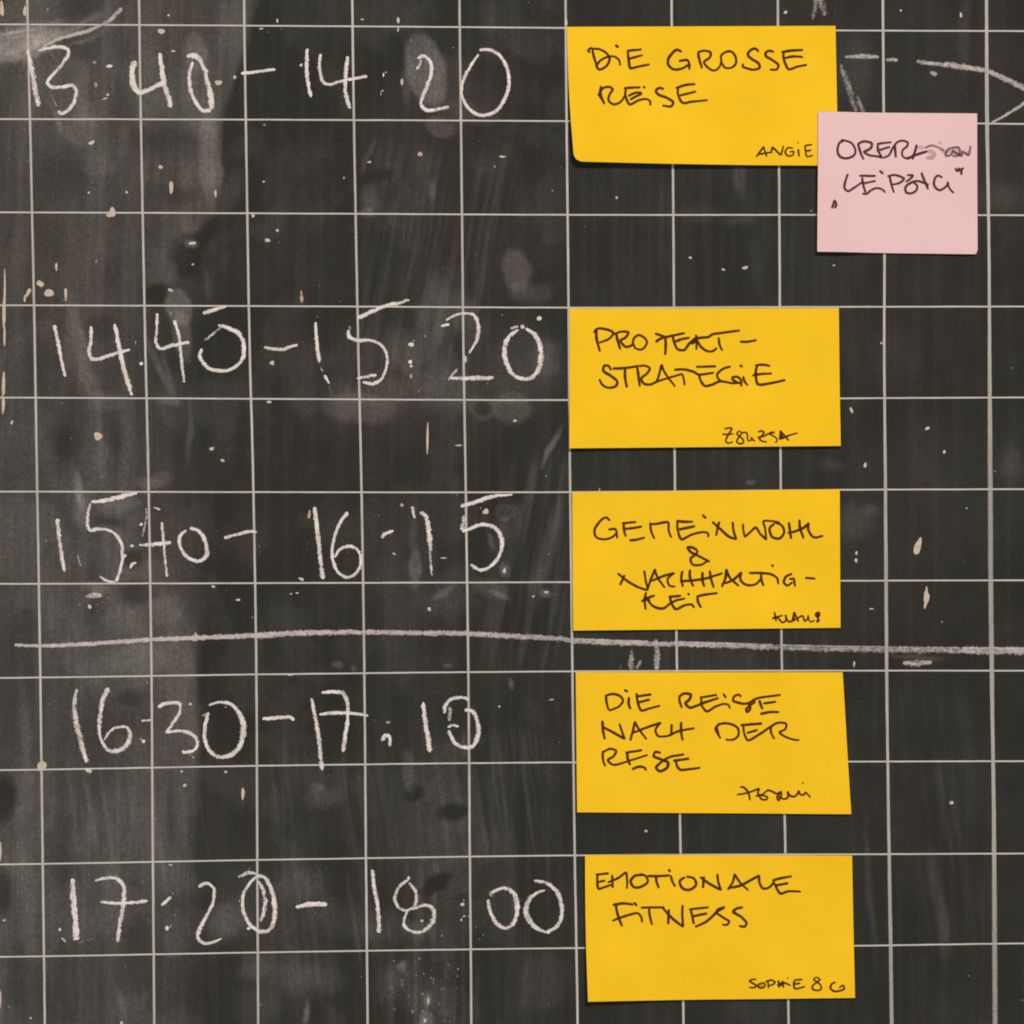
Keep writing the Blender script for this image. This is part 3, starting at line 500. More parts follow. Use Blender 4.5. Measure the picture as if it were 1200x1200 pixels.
chips = [(2, 10, 5, 20), (29, 13, 4, 13), (47.3, 333, 8.5, 8), (58, 343.6, 14, 9.5, -12), (77, 345, 4, 15), (66, 312.5, 3.4, 9), (131.5, 249, 8, 13), (128.5, 251, 8, 8), (188.4, 195.7, 5, 5), (200.5, 219, 4.6, 19),
         (148.5, 225.4, 4, 3.4), (104, 226, 3.4, 3), (313.5, 281.8, 6.5, 5), (325, 270, 4, 4), (296.5, 253, 4, 5), (226, 310, 3.4, 3), (200, 340, 6, 4, 20), (252.5, 227, 3, 11), (189, 36.7, 8, 7), (203, 60, 5, 3), (256, 97, 9, 7), (275, 90.5, 4.4, 4.4),
         (115.5, 511, 13, 9, 18), (248, 526, 5, 5), (261, 539.5, 5.4, 3.4), (319, 425.5, 6.4, 5.4), (49.5, 897.3, 11, 15, 15), (284.6, 930, 4, 16, 4), (603.6, 493, 5.4, 3), (569, 599.5, 7.4, 7), (1115, 940.7, 5, 5), (873, 314, 7, 4.6), (997.8, 480.8, 4, 7.4, -30),
         (1075.6, 640, 8.4, 21, 14), (1085.6, 700, 8, 15), (1085.8, 694, 3, 18), (1084.4, 708, 4, 11, 10), (920.5, 14.4, 5, 4.4), (757, 973.7, 3.6, 3.6), (722.7, 231.7, 3, 3), (5, 1078.5, 4, 3)]
for c in chips: fleck(*c)
for c in [(5, 363, 4.2, 48), (5.6, 338, 3, 42), (5.2, 395, 3, 26), (4.4, 450, 4, 34), (3.8, 474, 3.8, 26), (33, 343, 5, 13, 30), (29, 350, 3.2, 9), (501, 514, 3, 38), (537.6, 522, 9.5, 2), (588.6, 183.6, 8, 2.6), (0.8, 997, 2.4, 26), (0.4, 1171, 2.4, 24)]: fleck(*c)
for c in [(492, 181, 7, 5.4, -20), (353.4, 350, 4, 10), (353, 343, 2, 8), (362.5, 603, 3.8, 10.5), (481.8, 441, 3.8, 5.5), (471, 592, 4, 5), (702.5, 573.6, 2.4, 4)]: fleck(*c, mat=M_RUST) if len(c) == 5 else fleck(*c, 0, M_RUST)
for c in [(197.5, 18, 3, 3), (325, 24.6, 3, 5), (306, 33.6, 6, 2), (466.5, 24, 3.4, 9), (466.5, 34.5, 2, 6), (424.5, 23, 4, 2), (433, 190, 5, 2.6), (353, 76.5, 4, 4.6), (309, 213, 3, 2.6), (403, 208.5, 2, 2.4), (471, 96, 3, 9), (107, 167.5, 8, 4.6, -25), (14, 495, 3, 5),
          (315.4, 471, 6, 3), (105, 711, 5, 4.6), (250, 687.5, 5, 2.6), (279, 703, 6, 3), (353, 678.7, 6, 3.6, 30), (503, 713.6, 5, 4.6), (520, 654, 10, 1.5, 3), (591, 669, 4, 7), (625, 699, 3, 3), (640, 694, 6, 3), (348, 695, 4, 2), (341, 696, 3, 2), (462, 649, 5, 2, 30),
          (223, 825, 4, 3.4), (213, 904, 3, 3), (216.5, 920.4, 5, 4), (264.5, 904.5, 5, 2.4), (585, 828, 2.6, 2.6), (646, 820, 6, 1.6), (36, 1193, 3, 2.6), (142.5, 1198.6, 3, 5), (494.4, 1079, 4, 3.4, 30), (200, 1013.6, 5, 1.6), (1003, 657, 4, 5), (1003.6, 648, 2.6, 5),
          (1021, 713.6, 6, 1.6), (1132.6, 595.6, 2.4, 1.8), (1086.8, 502, 7, 4, -20), (1106.5, 529.5, 4, 3.6), (1013.8, 545, 3.4, 8), (1055.6, 12.4, 2.8, 2.6), (1126, 18, 3, 7), (1001, 778, 2.6, 7), (225.5, 285, 9, 4), (809, 302, 4, 3), (847.5, 316, 5, 2.6), (1033, 402, 3, 3), (977, 311, 3, 2), (663.4, 26, 3.6, 9), (502, 1173, 3, 7), (498, 1196, 3.5, 6), (340.4, 790.8, 9, 2)]:
    cc = c if len(c) == 5 else c + (0,)
    fleck(*cc, mat=M_BIT, name='chalk_crumb', th=0.10)
# powder specks nobody could count
V, F = [], []
for i in range(380):
    for _ in range(9):
        x, y = random.uniform(-300, 1500), random.uniform(-300, 1500)
        w = 1.0 if x < 660 else .25
        if random.random() < w: break
    r = abs(random.gauss(0, .5)) + .28; o = len(V); e = random.uniform(.7, 2.0)
    for k in range(5): q = 2 * math.pi * k / 5 + i; V.append(W(x + math.cos(q) * r, y + math.sin(q) * r * e, 0.02 + (k % 2) * .02))
    V.append(W(x, y, 0.06)); F += [(o + k, o + (k + 1) % 5, o + 5) for k in range(5)]
for (cx, cy, sx, sy, cnt) in [(500, 1165, 22, 26, 34), (20, 55, 22, 12, 30), (110, 700, 12, 6, 18), (560, 1075, 20, 20, 14)]:
    for i in range(cnt):
        x, y = random.gauss(cx, sx), random.gauss(cy, sy); r = random.uniform(.3, 1.2); o = len(V)
        for k in range(5): q = 2 * math.pi * k / 5 + i; V.append(W(x + math.cos(q) * r, y + math.sin(q) * r * 1.4, 0.02 + (k % 2) * .02))
        V.append(W(x, y, 0.06)); F += [(o + k, o + (k + 1) % 5, o + 5) for k in range(5)]
tagged(mesh_obj('chalk_dust', V, F, make_chip_mat('chalk_powder', (0.12, 0.105, 0.095, 1), (0.24, 0.21, 0.19, 1)), board), kind='stuff')

# ------------------------------------------------------------------ sticky notes
def make_note(label, cat, corners, mat, hf, words, inkmat, sign=None, group=None, warp=None, nu=72, nv=44):
    """corners TL TR BR BL on the tracing grid; hf(u, v) = height above the board in mm; words: (part label, strokes)"""
    r = tagged(root('sticky_note'), label, cat, group)
    p1, p2, p3, hf0 = random.uniform(0, 6), random.uniform(0, 6), random.uniform(0, 6), hf
    hf = lambda u, v: hf0(u, v) + 0.14 * (0.25 + 0.75 * v) * (1.6 + math.sin(7.5 * u + 1.5 * v + p1) * math.cos(4.2 * v + p2) + .6 * math.sin(13 * u - 5 * v + p3))
    tl, tr, br, bl = [np.array(c, float) for c in corners]
    def pos(u, v):
        p = (tl * (1 - u) + tr * u) * (1 - v) + (bl * (1 - u) + br * u) * v
        return warp(u, v, p) if warp else p
    def inv(x, y):
        u = v = .5
        for _ in range(6):
            top = tl * (1 - u) + tr * u; bot = bl * (1 - u) + br * u; v = (y - top[1]) / (bot[1] - top[1])
            lf = tl * (1 - v) + bl * v; rt = tr * (1 - v) + br * v; u = (x - lf[0]) / (rt[0] - lf[0])
        return min(max(u, 0), 1), min(max(v, 0), 1)
    us = np.concatenate([np.linspace(0, .12, 16)[:-1], np.linspace(.12, .88, nu - 30), np.linspace(.88, 1, 16)[1:]]); nu = len(us)
    vs = np.concatenate([np.linspace(0, .84, nv - 16)[:-1], np.linspace(.84, 1, 17)]); nv = len(vs)
    V, F = [], []; T = 0.11
    for side in (0, 1):
        for v in vs:
            for u in us:
                p = pos(u, v); V.append(W(p[0], p[1], hf(u, v) + (T if side == 0 else 0)))
    def ix(s, j, i): return s * nu * nv + j * nu + i
    for j in range(nv - 1):
        for i in range(nu - 1):
            F.append((ix(0, j, i), ix(0, j + 1, i), ix(0, j + 1, i + 1), ix(0, j, i + 1))); F.append((ix(1, j, i), ix(1, j, i + 1), ix(1, j + 1, i + 1), ix(1, j + 1, i)))
    for i in range(nu - 1):
        F.append((ix(0, 0, i), ix(0, 0, i + 1), ix(1, 0, i + 1), ix(1, 0, i))); F.append((ix(0, nv - 1, i + 1), ix(0, nv - 1, i), ix(1, nv - 1, i), ix(1, nv - 1, i + 1)))
    for j in range(nv - 1):
        F.append((ix(0, j + 1, 0), ix(0, j, 0), ix(1, j, 0), ix(1, j + 1, 0))); F.append((ix(0, j, nu - 1), ix(0, j + 1, nu - 1), ix(1, j + 1, nu - 1), ix(1, j, nu - 1)))
    po = mesh_obj('paper', V, F, mat, r, smooth=True); po.data.set_sharp_from_angle(angle=0.6)
    hi_ = lambda x, y: hf(*inv(x, y))
    for name, lab, items in words:
        strokes_obj(name, items, inkmat, r, label=lab, h0=T + 0.012, dome=0.004, hfun=hi_, step=.9, jit=.05, wob=.10, cross=(-1, -.4, .4, 1))
    return r

def ink(R, w, *sts, d=1.0):
    out = []
    for s in sts:
        k = random.uniform(.92, 1.08); ww = [w * .95 * k, w * 1.12 * k, w * k, w * .9 * k] if len(s) > 2 else w * k
        out.append((R(*s), ww, d))
    return out

N1 = rg(660, 20, .275); NP = rg(945, 120, .175); N3 = rg(660, 350, .275); N4 = rg(660, 565, .275); N5 = rg(665, 780, .28333); N6 = rg(675, 995, .275)
w1 = 3.15; ws = 2.35
HW = 'handwritten_word'
Q1 = rg(685, 45, .225); Q3 = rg(690, 380, .2); QZ = rg(835, 495, .09167); Q4 = rg(685, 595, .24167); Q4B = rg(715, 660, .2125); QK = rg(890, 705, .06667)
Q5 = rg(700, 800, .18333); Q5B = rg(695, 835, .20833); QT = rg(845, 905, .1); Q6 = rg(685, 1010, .21667); QS = rg(865, 1135, .11667); QP = rg(970, 155, .14583)
die = ink(Q1, w1, [(28, 78), (20, 64), (35, 52), (48, 62)], [(40, 60), (50, 100), (60, 135), (68, 158)], [(44, 54), (85, 60), (120, 85), (131, 110), (110, 150), (75, 163), (62, 145), (85, 115), (130, 95), (165, 100), (182, 120), (184, 145)], [(161, 33), (177, 51)], [(220, 66), (260, 62), (299, 58)], [(225, 65), (228, 100), (238, 155), (280, 148), (340, 136)], [(230, 108), (265, 98), (304, 88)])
grosse = ink(Q1, w1, [(507, 72), (480, 60), (455, 80), (434, 115), (440, 145), (465, 162), (500, 160), (532, 146)], [(490, 118), (536, 114), (545, 135), (545, 166)], [(520, 150), (552, 135)], [(592, 68), (595, 100), (612, 158)], [(588, 73), (625, 65), (657, 75), (652, 100), (622, 125), (645, 155), (675, 168), (702, 150), (714, 110)], [(714, 124), (711, 92), (735, 72), (765, 70), (787, 100), (786, 135), (760, 155), (730, 152), (712, 122)],
             [(907, 72), (890, 54), (865, 62), (850, 85), (870, 108), (905, 130), (911, 154), (880, 164), (850, 158), (824, 148), (826, 130)], [(987, 74), (965, 65), (943, 76), (946, 95), (980, 115), (1009, 140), (1000, 163), (963, 163)], [(1023, 73), (1070, 65), (1140, 61)], [(1035, 72), (1038, 110), (1062, 161), (1110, 148), (1159, 138)], [(1040, 103), (1090, 95), (1138, 98)])
reise = ink(Q1, w1, [(72, 290), (88, 315), (105, 346)], [(86, 248), (82, 285), (100, 340)], [(70, 302), (95, 262), (130, 255), (146, 268), (130, 295), (125, 325), (150, 346), (185, 335), (214, 295)], [(203, 262), (245, 258), (292, 257)], [(215, 265), (212, 300), (235, 346), (280, 325), (320, 318), (340, 330), (341, 354)], [(225, 304), (262, 286), (300, 284)], [(235, 322), (300, 288)], [(303, 250), (316, 262)],
            [(414, 267), (390, 259), (371, 275), (385, 295), (430, 312), (461, 335), (450, 356), (403, 352)], [(473, 261), (520, 245), (578, 239)], [(488, 255), (486, 290), (510, 337), (560, 331), (642, 323)], [(495, 299), (540, 288), (582, 277)])
angie = ink(N1, ws, [(820, 600), (838, 575), (852, 556), (858, 575), (866, 598)], [(826, 588), (862, 583), (886, 578)], [(884, 584), (890, 558), (925, 590), (932, 570), (937, 550)], [(978, 562), (955, 560), (944, 580), (955, 594), (976, 591), (980, 576), (962, 577)], [(999, 564), (1003, 598)], [(995, 535), (1001, 541)], [(1060, 546), (1030, 552), (1031, 575), (1036, 597), (1063, 592)], [(1031, 574), (1056, 570)])
oper = ink(QP, 2.9, [(122, 76), (90, 90), (72, 150), (90, 200), (150, 216), (206, 190), (219, 150), (190, 95), (140, 75), (98, 68)], [(240, 95), (255, 150), (286, 224)], [(233, 102), (290, 75), (352, 90), (345, 130), (290, 160), (330, 185), (400, 195), (440, 209)], [(390, 96), (450, 88), (514, 81)], [(400, 98), (405, 150), (436, 206)], [(412, 146), (502, 117)],
           [(440, 209), (490, 185), (520, 130), (560, 80), (605, 69), (642, 85), (635, 115), (600, 148), (600, 192), (640, 213), (680, 190), (700, 150), (714, 98)], [(540, 105), (540, 150), (546, 207)], [(714, 98), (702, 150), (678, 224)], [(620, 215), (680, 195), (740, 170), (802, 154)], [(715, 183), (795, 157)])
oper += ink(QP, 3.0, [(778, 127), (830, 108), (880, 120), (935, 152)], d=.62) + ink(QP, 5.2, [(800, 150), (846, 165), (842, 205), (788, 207)], d=.34) + ink(QP, 3.0, [(985, 124), (955, 150), (948, 192), (990, 182), (1004, 140)], [(985, 128), (1046, 124), (1062, 160), (1040, 192), (998, 192)], [(1002, 150), (1072, 192), (1080, 158)], [(1075, 150), (1130, 184), (1146, 108)], d=.74)
oper += ink(QP, 7.5, [(960, 150), (1020, 160), (1070, 170)], d=.26) + ink(QP, 5.5, [(900, 130), (960, 175)], [(1090, 160), (1140, 180)], [(720, 120), (780, 130)], [(890, 82), (915, 88)], d=.24)
leip = ink(QP, 3.0, [(158, 338), (135, 400), (128, 455), (160, 479), (200, 455), (275, 403)], [(248, 352), (387, 352)], [(275, 362), (282, 420), (302, 490)], [(270, 416), (387, 391)], [(272, 493), (310, 497), (350, 465), (400, 450), (440, 464), (462, 488)], [(413, 308), (447, 337)], [(495, 350), (510, 420), (532, 490)], [(476, 356), (540, 345), (612, 374), (580, 406), (518, 422)],
           [(632, 346), (682, 349), (660, 378), (622, 402)], [(792, 415), (720, 394), (670, 406), (624, 442), (630, 486), (670, 492), (712, 465), (716, 430), (686, 404)], [(750, 322), (775, 390), (806, 463)], [(770, 395), (810, 432)], [(922, 366), (880, 350), (855, 385), (855, 430), (890, 466), (935, 450), (966, 414), (960, 400), (976, 450), (1012, 492)])
quo = ink(NP, 3.2, [(185, 655), (165, 716)], [(200, 680), (184, 716)], [(188, 660), (194, 690)]) + ink(QP, 2.8, [(1018, 289), (1042, 312), (1094, 288)], [(1040, 288), (1068, 302)], [(1072, 296), (1072, 347)])
projekt = ink(Q3, w1, [(45, 28), (45, 80), (55, 125), (66, 162)], [(28, 52), (50, 27), (100, 30), (144, 50), (120, 85), (58, 109)], [(160, 55), (170, 100), (186, 150)], [(146, 59), (190, 44), (232, 48), (215, 78), (185, 96), (215, 132), (255, 120), (263, 85), (290, 64), (326, 80), (340, 110), (315, 146), (275, 142), (260, 115)],
              [(386, 54), (420, 65), (448, 75), (500, 65), (564, 51)], [(390, 107), (410, 90), (440, 78)], [(448, 78), (450, 130), (447, 182)], [(490, 68), (500, 105), (520, 146), (560, 151), (590, 112), (625, 85), (700, 75), (722, 60), (800, 48), (887, 37)], [(503, 103), (545, 88), (592, 79)], [(628, 60), (631, 100), (630, 152)], [(600, 118), (640, 88)], [(635, 95), (655, 130), (690, 156), (725, 158), (752, 138)], [(760, 76), (765, 120), (783, 157)], [(883, 103), (935, 102), (984, 93)])
strat = ink(Q3, w1, [(132, 272), (115, 244), (90, 244), (86, 275), (125, 300), (166, 335), (160, 361), (120, 373), (80, 356), (61, 320)], [(138, 260), (200, 258), (260, 250), (292, 244)], [(212, 260), (212, 310), (223, 374)], [(283, 246), (290, 300), (299, 367)], [(290, 245), (330, 244), (357, 258), (340, 290), (308, 316), (320, 346), (360, 353), (400, 336), (500, 305), (545, 294), (555, 320), (561, 360)], [(393, 347), (410, 300), (426, 238), (440, 275), (470, 320), (507, 367)],
            [(498, 268), (555, 265), (610, 278), (645, 295), (734, 284)], [(626, 250), (747, 247)], [(645, 295), (655, 330), (680, 361), (720, 355), (770, 335), (840, 346), (887, 342)], [(832, 247), (785, 262), (751, 295), (760, 322), (790, 340)], [(833, 312), (870, 309), (891, 330), (893, 367)], [(835, 315), (858, 337), (890, 346)], [(903, 303), (912, 335), (932, 360)], [(883, 238), (902, 250)], [(972, 242), (1020, 237), (1064, 246)], [(986, 240), (977, 290), (990, 351), (1050, 348), (1153, 327)], [(956, 301), (1010, 292), (1074, 289)])
zs = ink(QZ, ws, [(145, 87), (200, 72), (242, 80), (215, 130), (180, 190), (163, 240), (195, 269), (257, 247)], [(116, 152), (190, 155), (268, 147)], [(372, 130), (330, 116), (306, 150), (345, 185), (387, 225), (387, 262), (330, 271), (303, 240), (340, 180), (370, 142), (410, 129), (441, 150), (440, 200), (450, 236), (490, 226), (500, 188)], [(480, 190), (510, 225), (542, 240)],
         [(573, 124), (620, 111), (652, 130), (620, 175), (593, 215), (640, 246), (692, 250)], [(566, 191), (640, 180), (720, 142), (787, 130), (745, 129), (723, 150), (780, 180), (817, 215), (810, 250), (788, 262)], [(848, 227), (860, 160), (862, 113), (910, 165), (972, 238)], [(856, 217), (900, 200), (980, 165), (1084, 136)], [(866, 140), (888, 195)], [(862, 182), (905, 190)], [(860, 205), (890, 160)])
gem = ink(Q4, w1, [(124, 64), (105, 47), (80, 60), (49, 105), (55, 140), (90, 153), (130, 145), (158, 120)], [(113, 106), (150, 105), (159, 150)], [(180, 76), (252, 69)], [(190, 75), (192, 110), (201, 142)], [(195, 103), (240, 98), (280, 91)], [(216, 158), (250, 155), (294, 144)], [(318, 70), (322, 110), (339, 152)], [(316, 81), (350, 78), (405, 71), (408, 110), (421, 147)], [(443, 64), (480, 68), (527, 68)], [(450, 68), (452, 110), (470, 153), (520, 130), (575, 118), (599, 125), (599, 144)], [(455, 106), (495, 98), (537, 89)], [(570, 33), (590, 53)],
          [(653, 66), (645, 100), (637, 137)], [(618, 67), (660, 105), (700, 140), (734, 151), (722, 110), (718, 66)], [(768, 76), (770, 110), (778, 139), (800, 121), (830, 95), (850, 125), (880, 154), (875, 100), (867, 65), (905, 65), (948, 72)], [(922, 75), (897, 100), (910, 141), (945, 149), (967, 120), (955, 85), (922, 72)], [(990, 68), (995, 110), (1002, 152)], [(983, 123), (1020, 115), (1060, 98), (1086, 76), (1084, 105), (1110, 143), (1158, 136)], [(1042, 56), (1045, 100), (1063, 150)])
amp = ink(Q4, w1, [(547, 206), (520, 192), (499, 194), (515, 215), (555, 235), (608, 263)], [(550, 205), (540, 225), (514, 248), (525, 276), (565, 276), (598, 256)])
nach = ink(Q4B, w1, [(80, 63), (54, 122)], [(40, 54), (90, 95), (150, 130), (205, 146), (195, 90), (187, 38)], [(205, 146), (220, 100), (246, 36), (262, 80), (302, 137)], [(225, 99), (290, 72), (352, 54), (318, 85), (325, 121), (360, 131)], [(399, 40), (392, 85), (401, 132)], [(383, 99), (450, 95), (520, 85), (622, 54)], [(440, 33), (440, 80), (459, 130)], [(510, 46), (508, 90), (519, 132)], [(549, 38), (555, 85), (571, 137)],
           [(614, 132), (635, 80), (640, 36), (660, 80), (710, 127)], [(628, 112), (680, 90), (722, 52), (718, 90), (750, 119), (800, 116), (832, 84)], [(763, 54), (830, 54), (890, 62), (921, 85), (926, 117)], [(831, 60), (835, 95), (846, 127)], [(891, 6), (899, 21)], [(1004, 57), (968, 75), (957, 105), (975, 123), (1007, 104)], [(985, 88), (1011, 87), (1019, 130)], [(1073, 80), (1132, 86)])
keit = ink(Q4B, w1, [(199, 158), (190, 200), (195, 257)], [(170, 211), (210, 190), (247, 177)], [(182, 193), (222, 207)], [(205, 203), (240, 238), (290, 249), (330, 222), (360, 206), (414, 194)], [(320, 186), (392, 179)], [(330, 185), (335, 215), (362, 253), (410, 232), (450, 228), (463, 248)], [(426, 164), (438, 176)], [(473, 183), (530, 172), (593, 164)], [(480, 182), (485, 215), (501, 247)])
kl = ink(QK, ws, [(255, 178), (270, 230), (287, 352)], [(212, 303), (290, 270), (408, 239)], [(225, 272), (330, 290), (350, 320), (400, 366), (450, 340), (462, 290), (450, 222)], [(455, 225), (470, 300), (500, 345), (560, 347), (590, 260), (605, 188), (640, 260), (682, 358)], [(570, 347), (650, 300), (750, 248), (790, 342), (840, 300), (852, 238), (860, 310), (900, 356), (968, 323)], [(590, 320), (610, 240)],
         [(1012, 190), (980, 220), (1000, 260), (1040, 250), (1047, 200), (1010, 185), (1020, 300), (998, 367)], [(1005, 215), (1020, 240)], [(1030, 290), (1042, 330), (1000, 367)])
die2 = ink(Q5, w1, [(55, 78), (58, 120), (72, 177)], [(46, 86), (95, 72), (145, 85), (163, 115), (140, 150), (73, 179)], [(203, 90), (200, 135), (213, 172)], [(170, 44), (197, 59)], [(250, 63), (255, 110), (280, 176), (340, 162), (404, 146)], [(243, 89), (347, 74)], [(262, 126), (337, 107)])
reise2 = ink(Q5, w1, [(525, 80), (525, 115), (541, 164)], [(518, 97), (550, 70), (597, 75), (590, 105), (563, 131), (590, 159), (640, 145), (690, 125), (777, 97)], [(653, 96), (767, 77)], [(665, 98), (665, 140), (700, 183), (760, 150), (810, 135), (840, 145), (846, 167)], [(670, 129), (742, 109)], [(803, 69), (824, 99)], [(920, 92), (905, 77), (875, 88), (868, 115), (910, 130), (960, 132), (1020, 100), (1173, 77)],
             [(965, 135), (977, 165), (955, 187), (950, 168), (1012, 118)], [(1035, 108), (1045, 145), (1057, 172)], [(1058, 133), (1144, 121)], [(1038, 201), (1100, 188), (1164, 187)])
nach2 = ink(Q5B, w1, [(52, 43), (55, 95), (66, 152)], [(48, 77), (110, 110), (176, 147), (160, 100), (147, 60)], [(208, 160), (222, 110), (235, 53), (262, 100), (302, 152)], [(218, 116), (290, 88), (380, 57), (351, 95), (365, 131), (410, 133), (432, 128)], [(442, 63), (439, 132)], [(423, 131), (480, 105), (573, 87)], [(495, 50), (495, 105), (504, 159)])
der = ink(Q5B, w1, [(714, 61), (689, 90), (717, 147)], [(698, 65), (760, 61), (812, 85), (817, 125), (790, 151), (743, 152)], [(694, 80), (706, 128)], [(828, 71), (952, 61)], [(845, 72), (848, 110), (870, 156), (930, 125), (1000, 78), (1040, 57), (1084, 62), (1082, 90), (1048, 112), (1080, 135), (1120, 150), (1161, 155)], [(863, 116), (927, 97)], [(1000, 76), (1000, 110), (1021, 150)])
rese = ink(Q5B, w1, [(55, 213), (55, 260), (69, 304)], [(48, 226), (95, 204), (130, 215), (115, 245), (83, 266), (110, 293), (160, 285), (190, 275), (308, 237)], [(180, 226), (277, 211)], [(192, 226), (195, 260), (209, 297)], [(216, 319), (260, 303), (290, 310), (299, 327)], [(382, 227), (350, 221), (341, 245), (380, 262), (421, 280), (415, 310), (375, 329), (354, 310), (380, 280), (430, 250), (514, 234)], [(448, 271), (542, 259)], [(465, 262), (470, 295), (490, 321), (540, 318), (604, 309)])
tas = ink(QT, 2.6, [(216, 169), (260, 175), (300, 210), (325, 260), (336, 328)], [(182, 259), (300, 240), (442, 189), (430, 240), (470, 311), (530, 316), (541, 290), (500, 270), (408, 272), (480, 255), (540, 212), (577, 214)], [(533, 199), (600, 225), (650, 247), (700, 225), (702, 270), (670, 327), (650, 290), (690, 240)], [(660, 270), (690, 300)], [(690, 290), (735, 311), (780, 285), (776, 225), (800, 265), (850, 281), (890, 250), (906, 213), (925, 255), (965, 261), (985, 230), (1010, 255), (1047, 292)], [(943, 117), (967, 127)])
emo = ink(Q6, w1, [(58, 66), (132, 59)], [(70, 68), (68, 100), (75, 141), (110, 132), (147, 121)], [(73, 106), (112, 97)], [(148, 66), (152, 140)], [(123, 109), (180, 85), (223, 56), (230, 100), (228, 144)], [(322, 69), (275, 72), (249, 100), (265, 133), (305, 133), (341, 105), (330, 75), (298, 62)], [(338, 75), (400, 75), (462, 71)], [(385, 78), (390, 110), (403, 142)], [(465, 70), (475, 105), (491, 134)], [(451, 38), (466, 53)],
          [(542, 80), (514, 105), (530, 141), (570, 149), (603, 120), (590, 88), (548, 78)], [(645, 76), (640, 142)], [(623, 79), (680, 120), (736, 149), (722, 105), (718, 63)], [(773, 152), (800, 110), (812, 68), (840, 110), (887, 154)], [(773, 141), (840, 128), (942, 76), (945, 110), (965, 143), (1000, 136), (1022, 110)], [(1013, 101), (1060, 88), (1122, 77)], [(1020, 103), (1035, 135), (1059, 170), (1100, 159), (1171, 160)], [(1025, 129), (1102, 114)])
fit = ink(Q6, w1, [(150, 231), (210, 222), (264, 230)], [(168, 230), (178, 280), (203, 347)], [(148, 316), (220, 290), (285, 275), (305, 295), (311, 327)], [(263, 216), (284, 236)], [(303, 245), (432, 244)], [(348, 248), (352, 290), (366, 340)], [(455, 253), (452, 337)], [(418, 243), (470, 300), (531, 347), (528, 290), (530, 230)], [(563, 256), (672, 244)], [(575, 258), (591, 337)], [(586, 293), (664, 277)], [(596, 351), (660, 320), (720, 265), (757, 245), (720, 256), (714, 275), (750, 300), (781, 320), (770, 339), (743, 338)], [(857, 245), (820, 252), (804, 270), (850, 300), (876, 330), (865, 349), (833, 345)])
sop = ink(QS, ws, [(182, 100), (130, 104), (110, 120), (150, 145), (182, 165), (160, 183), (102, 182)], [(232, 136), (195, 160), (215, 186), (260, 175), (262, 145), (228, 137)], [(222, 155), (240, 165)], [(295, 108), (300, 192)], [(268, 126), (330, 109), (367, 130), (340, 155), (300, 166)], [(400, 108), (406, 187)], [(386, 162), (445, 135), (490, 148), (524, 166)], [(440, 113), (450, 187)], [(410, 170), (446, 150)], [(486, 84), (499, 96)], [(558, 110), (643, 102)], [(565, 112), (554, 145), (565, 193), (620, 188), (671, 171)], [(560, 150), (622, 139)],
          [(767, 88), (753, 105), (790, 125), (817, 105), (790, 84), (758, 88)], [(795, 125), (744, 165), (744, 200), (790, 213), (831, 195), (820, 155), (788, 129)], [(977, 128), (935, 150), (923, 190), (960, 221), (1020, 216), (1062, 195), (1050, 163), (1008, 186)])

def sm(x, a, b):
    t = min(max((x - a) / (b - a), 0), 1); return t * t * (3 - 2 * t)
def rounded(cu, cv, r, k):       # turns a corner over a little, as a lifted corner looks
    def f(u, v, p):
        du = abs(u - cu) * 1.9 / r; dv = abs(v - cv) / r
        if du < 1 and dv < 1:
            q = (1 - du) * (1 - dv); return p + np.array([(1 if cu == 0 else -1), (-1 if cv == 1 else 1)]) * k * q ** 1.3
        return p
    return f
r1 = rounded(0, 1, .055, 2.4); r2 = rounded(1, 1, .035, 1.5)
def warp1(u, v, p):
    p = r1(u, v, p); p = p + np.array([(-1.6 * math.sin(math.pi * v) if v < 1 else 0) * (1 - u) ** 3, 0]); return p + np.array([0, 1.0 * math.sin(math.pi * u) * v ** 3])
def warp6(u, v, p): return p + np.array([1.0 * -math.sin(math.pi * v) * (1 - u) ** 4, 0])
GR = 'yellow notes stuck in a column on the board'
make_note('yellow sticky note reading DIE GROSSE REISE, overlapped by the pink note', 'sticky note', [(664.4, 31.6), (979, 30.4), (982, 194.8), (672.6, 190.6)], M_YEL,
          lambda u, v: 0.12 + 2.1 * sm(v, .35, 1.0) ** 1.3 * (1 - .55 * u) + 0.9 * (1 - u) ** 3 * v + .25 * sm(v, .2, .9), [(HW, 'the word DIE', die), (HW, 'the word GROSSE', grosse), (HW, 'the word REISE', reise), (HW, 'small name in the lower right corner', angie)], M_INK, group=GR, warp=warp1)
make_note('yellow sticky note reading PROJEKT-STRATEGIE, second from the top', 'sticky note', [(667.7, 361.8), (982.9, 361), (984.5, 522.7), (667.2, 525.5)], M_YEL,
          lambda u, v: 0.12 + 1.35 * sm(v, .4, 1.0) ** 1.4 + .3 * (1 - u) ** 3 * v, [(HW, 'the word PROJEKT with a hyphen', projekt), (HW, 'the word STRATEGIE', strat), (HW, 'small name in the lower right corner', zs)], M_INK, group=GR)
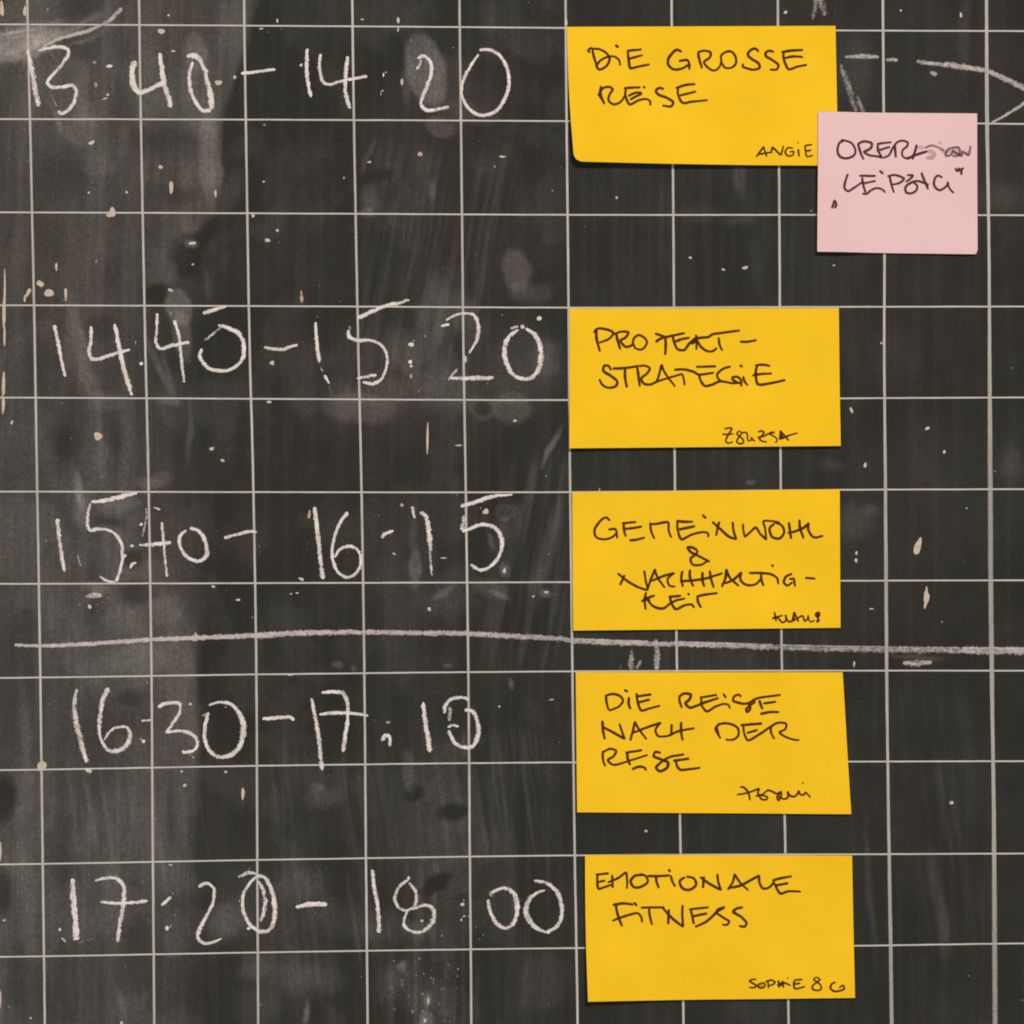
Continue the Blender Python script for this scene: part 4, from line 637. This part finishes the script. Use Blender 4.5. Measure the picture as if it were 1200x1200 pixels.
make_note('yellow sticky note reading GEMEINWOHL & NACHHALTIGKEIT, just above the long chalk line', 'sticky note', [(670.5, 576.8), (984, 573.4), (984.5, 735.5), (671.6, 738.8)], M_YEL,
          lambda u, v: 0.12 + 0.8 * sm(v, .4, 1.0) ** 1.4 + .3 * (1 - u) ** 3 * v, [(HW, 'the word GEMEINWOHL', gem), (HW, 'the ampersand', amp), (HW, 'the word NACHHALTIG with a hyphen', nach), (HW, 'the word KEIT', keit), (HW, 'small name in the lower right corner', kl)], M_INK, group=GR)
n5 = make_note('yellow sticky note reading DIE REISE NACH DER REISE, just below the long chalk line', 'sticky note', [(674.6, 787.7), (987.4, 787.7), (997, 953.6), (676.3, 951.6)], M_YEL,
          lambda u, v: 0.12 + 0.55 * sm(v, .4, 1.0) ** 1.4 + .5 * u ** 3 * v, [(HW, 'the word DIE', die2), (HW, 'the word REISE', reise2), (HW, 'the word NACH', nach2), (HW, 'the word DER', der), (HW, 'the last word REISE', rese), (HW, 'small scrawled name in the lower right corner', tas)], M_INK, group=GR)
make_note('yellow sticky note reading EMOTIONALE FITNESS, lowest in the column', 'sticky note', [(685.5, 1001.3), (998.4, 1002.7), (1001.4, 1168.6), (688.8, 1171.8)], M_YEL,
          lambda u, v: 0.15 + 1.3 * sm(v, .4, 1.0) ** 1.4 * (1 - .3 * u) + 1.7 * (1 - u) ** 4, [(HW, 'the word EMOTIONALE', emo), (HW, 'the word FITNESS', fit), (HW, 'small names in the lower right corner', sop)], M_INK, group=GR, warp=warp6)
def h_pink(u, v):
    under = 1 - sm(u, .13, .36)
    return 0.16 + 0.5 * sm(v, .45, 1.0) ** 1.4 + under * (1.3 + .75 * sm(v, 0, .35) - .8 * sm(v, .45, .95)) + .25 * u ** 3 * v
make_note('pink square sticky note reading OPERATION LEIPZIG with smudged ink', 'sticky note', [(958.1, 131.6), (1144.9, 133.1), (1145, 298.4), (956.9, 295.6)], M_PINK,
          h_pink, [(HW, 'the word OPERATION, smudged at its end', oper), (HW, 'the word LEIPZIG', leip), ('quotation_mark', 'low opening and high closing quotation mark', quo)], M_INKP, warp=r2)
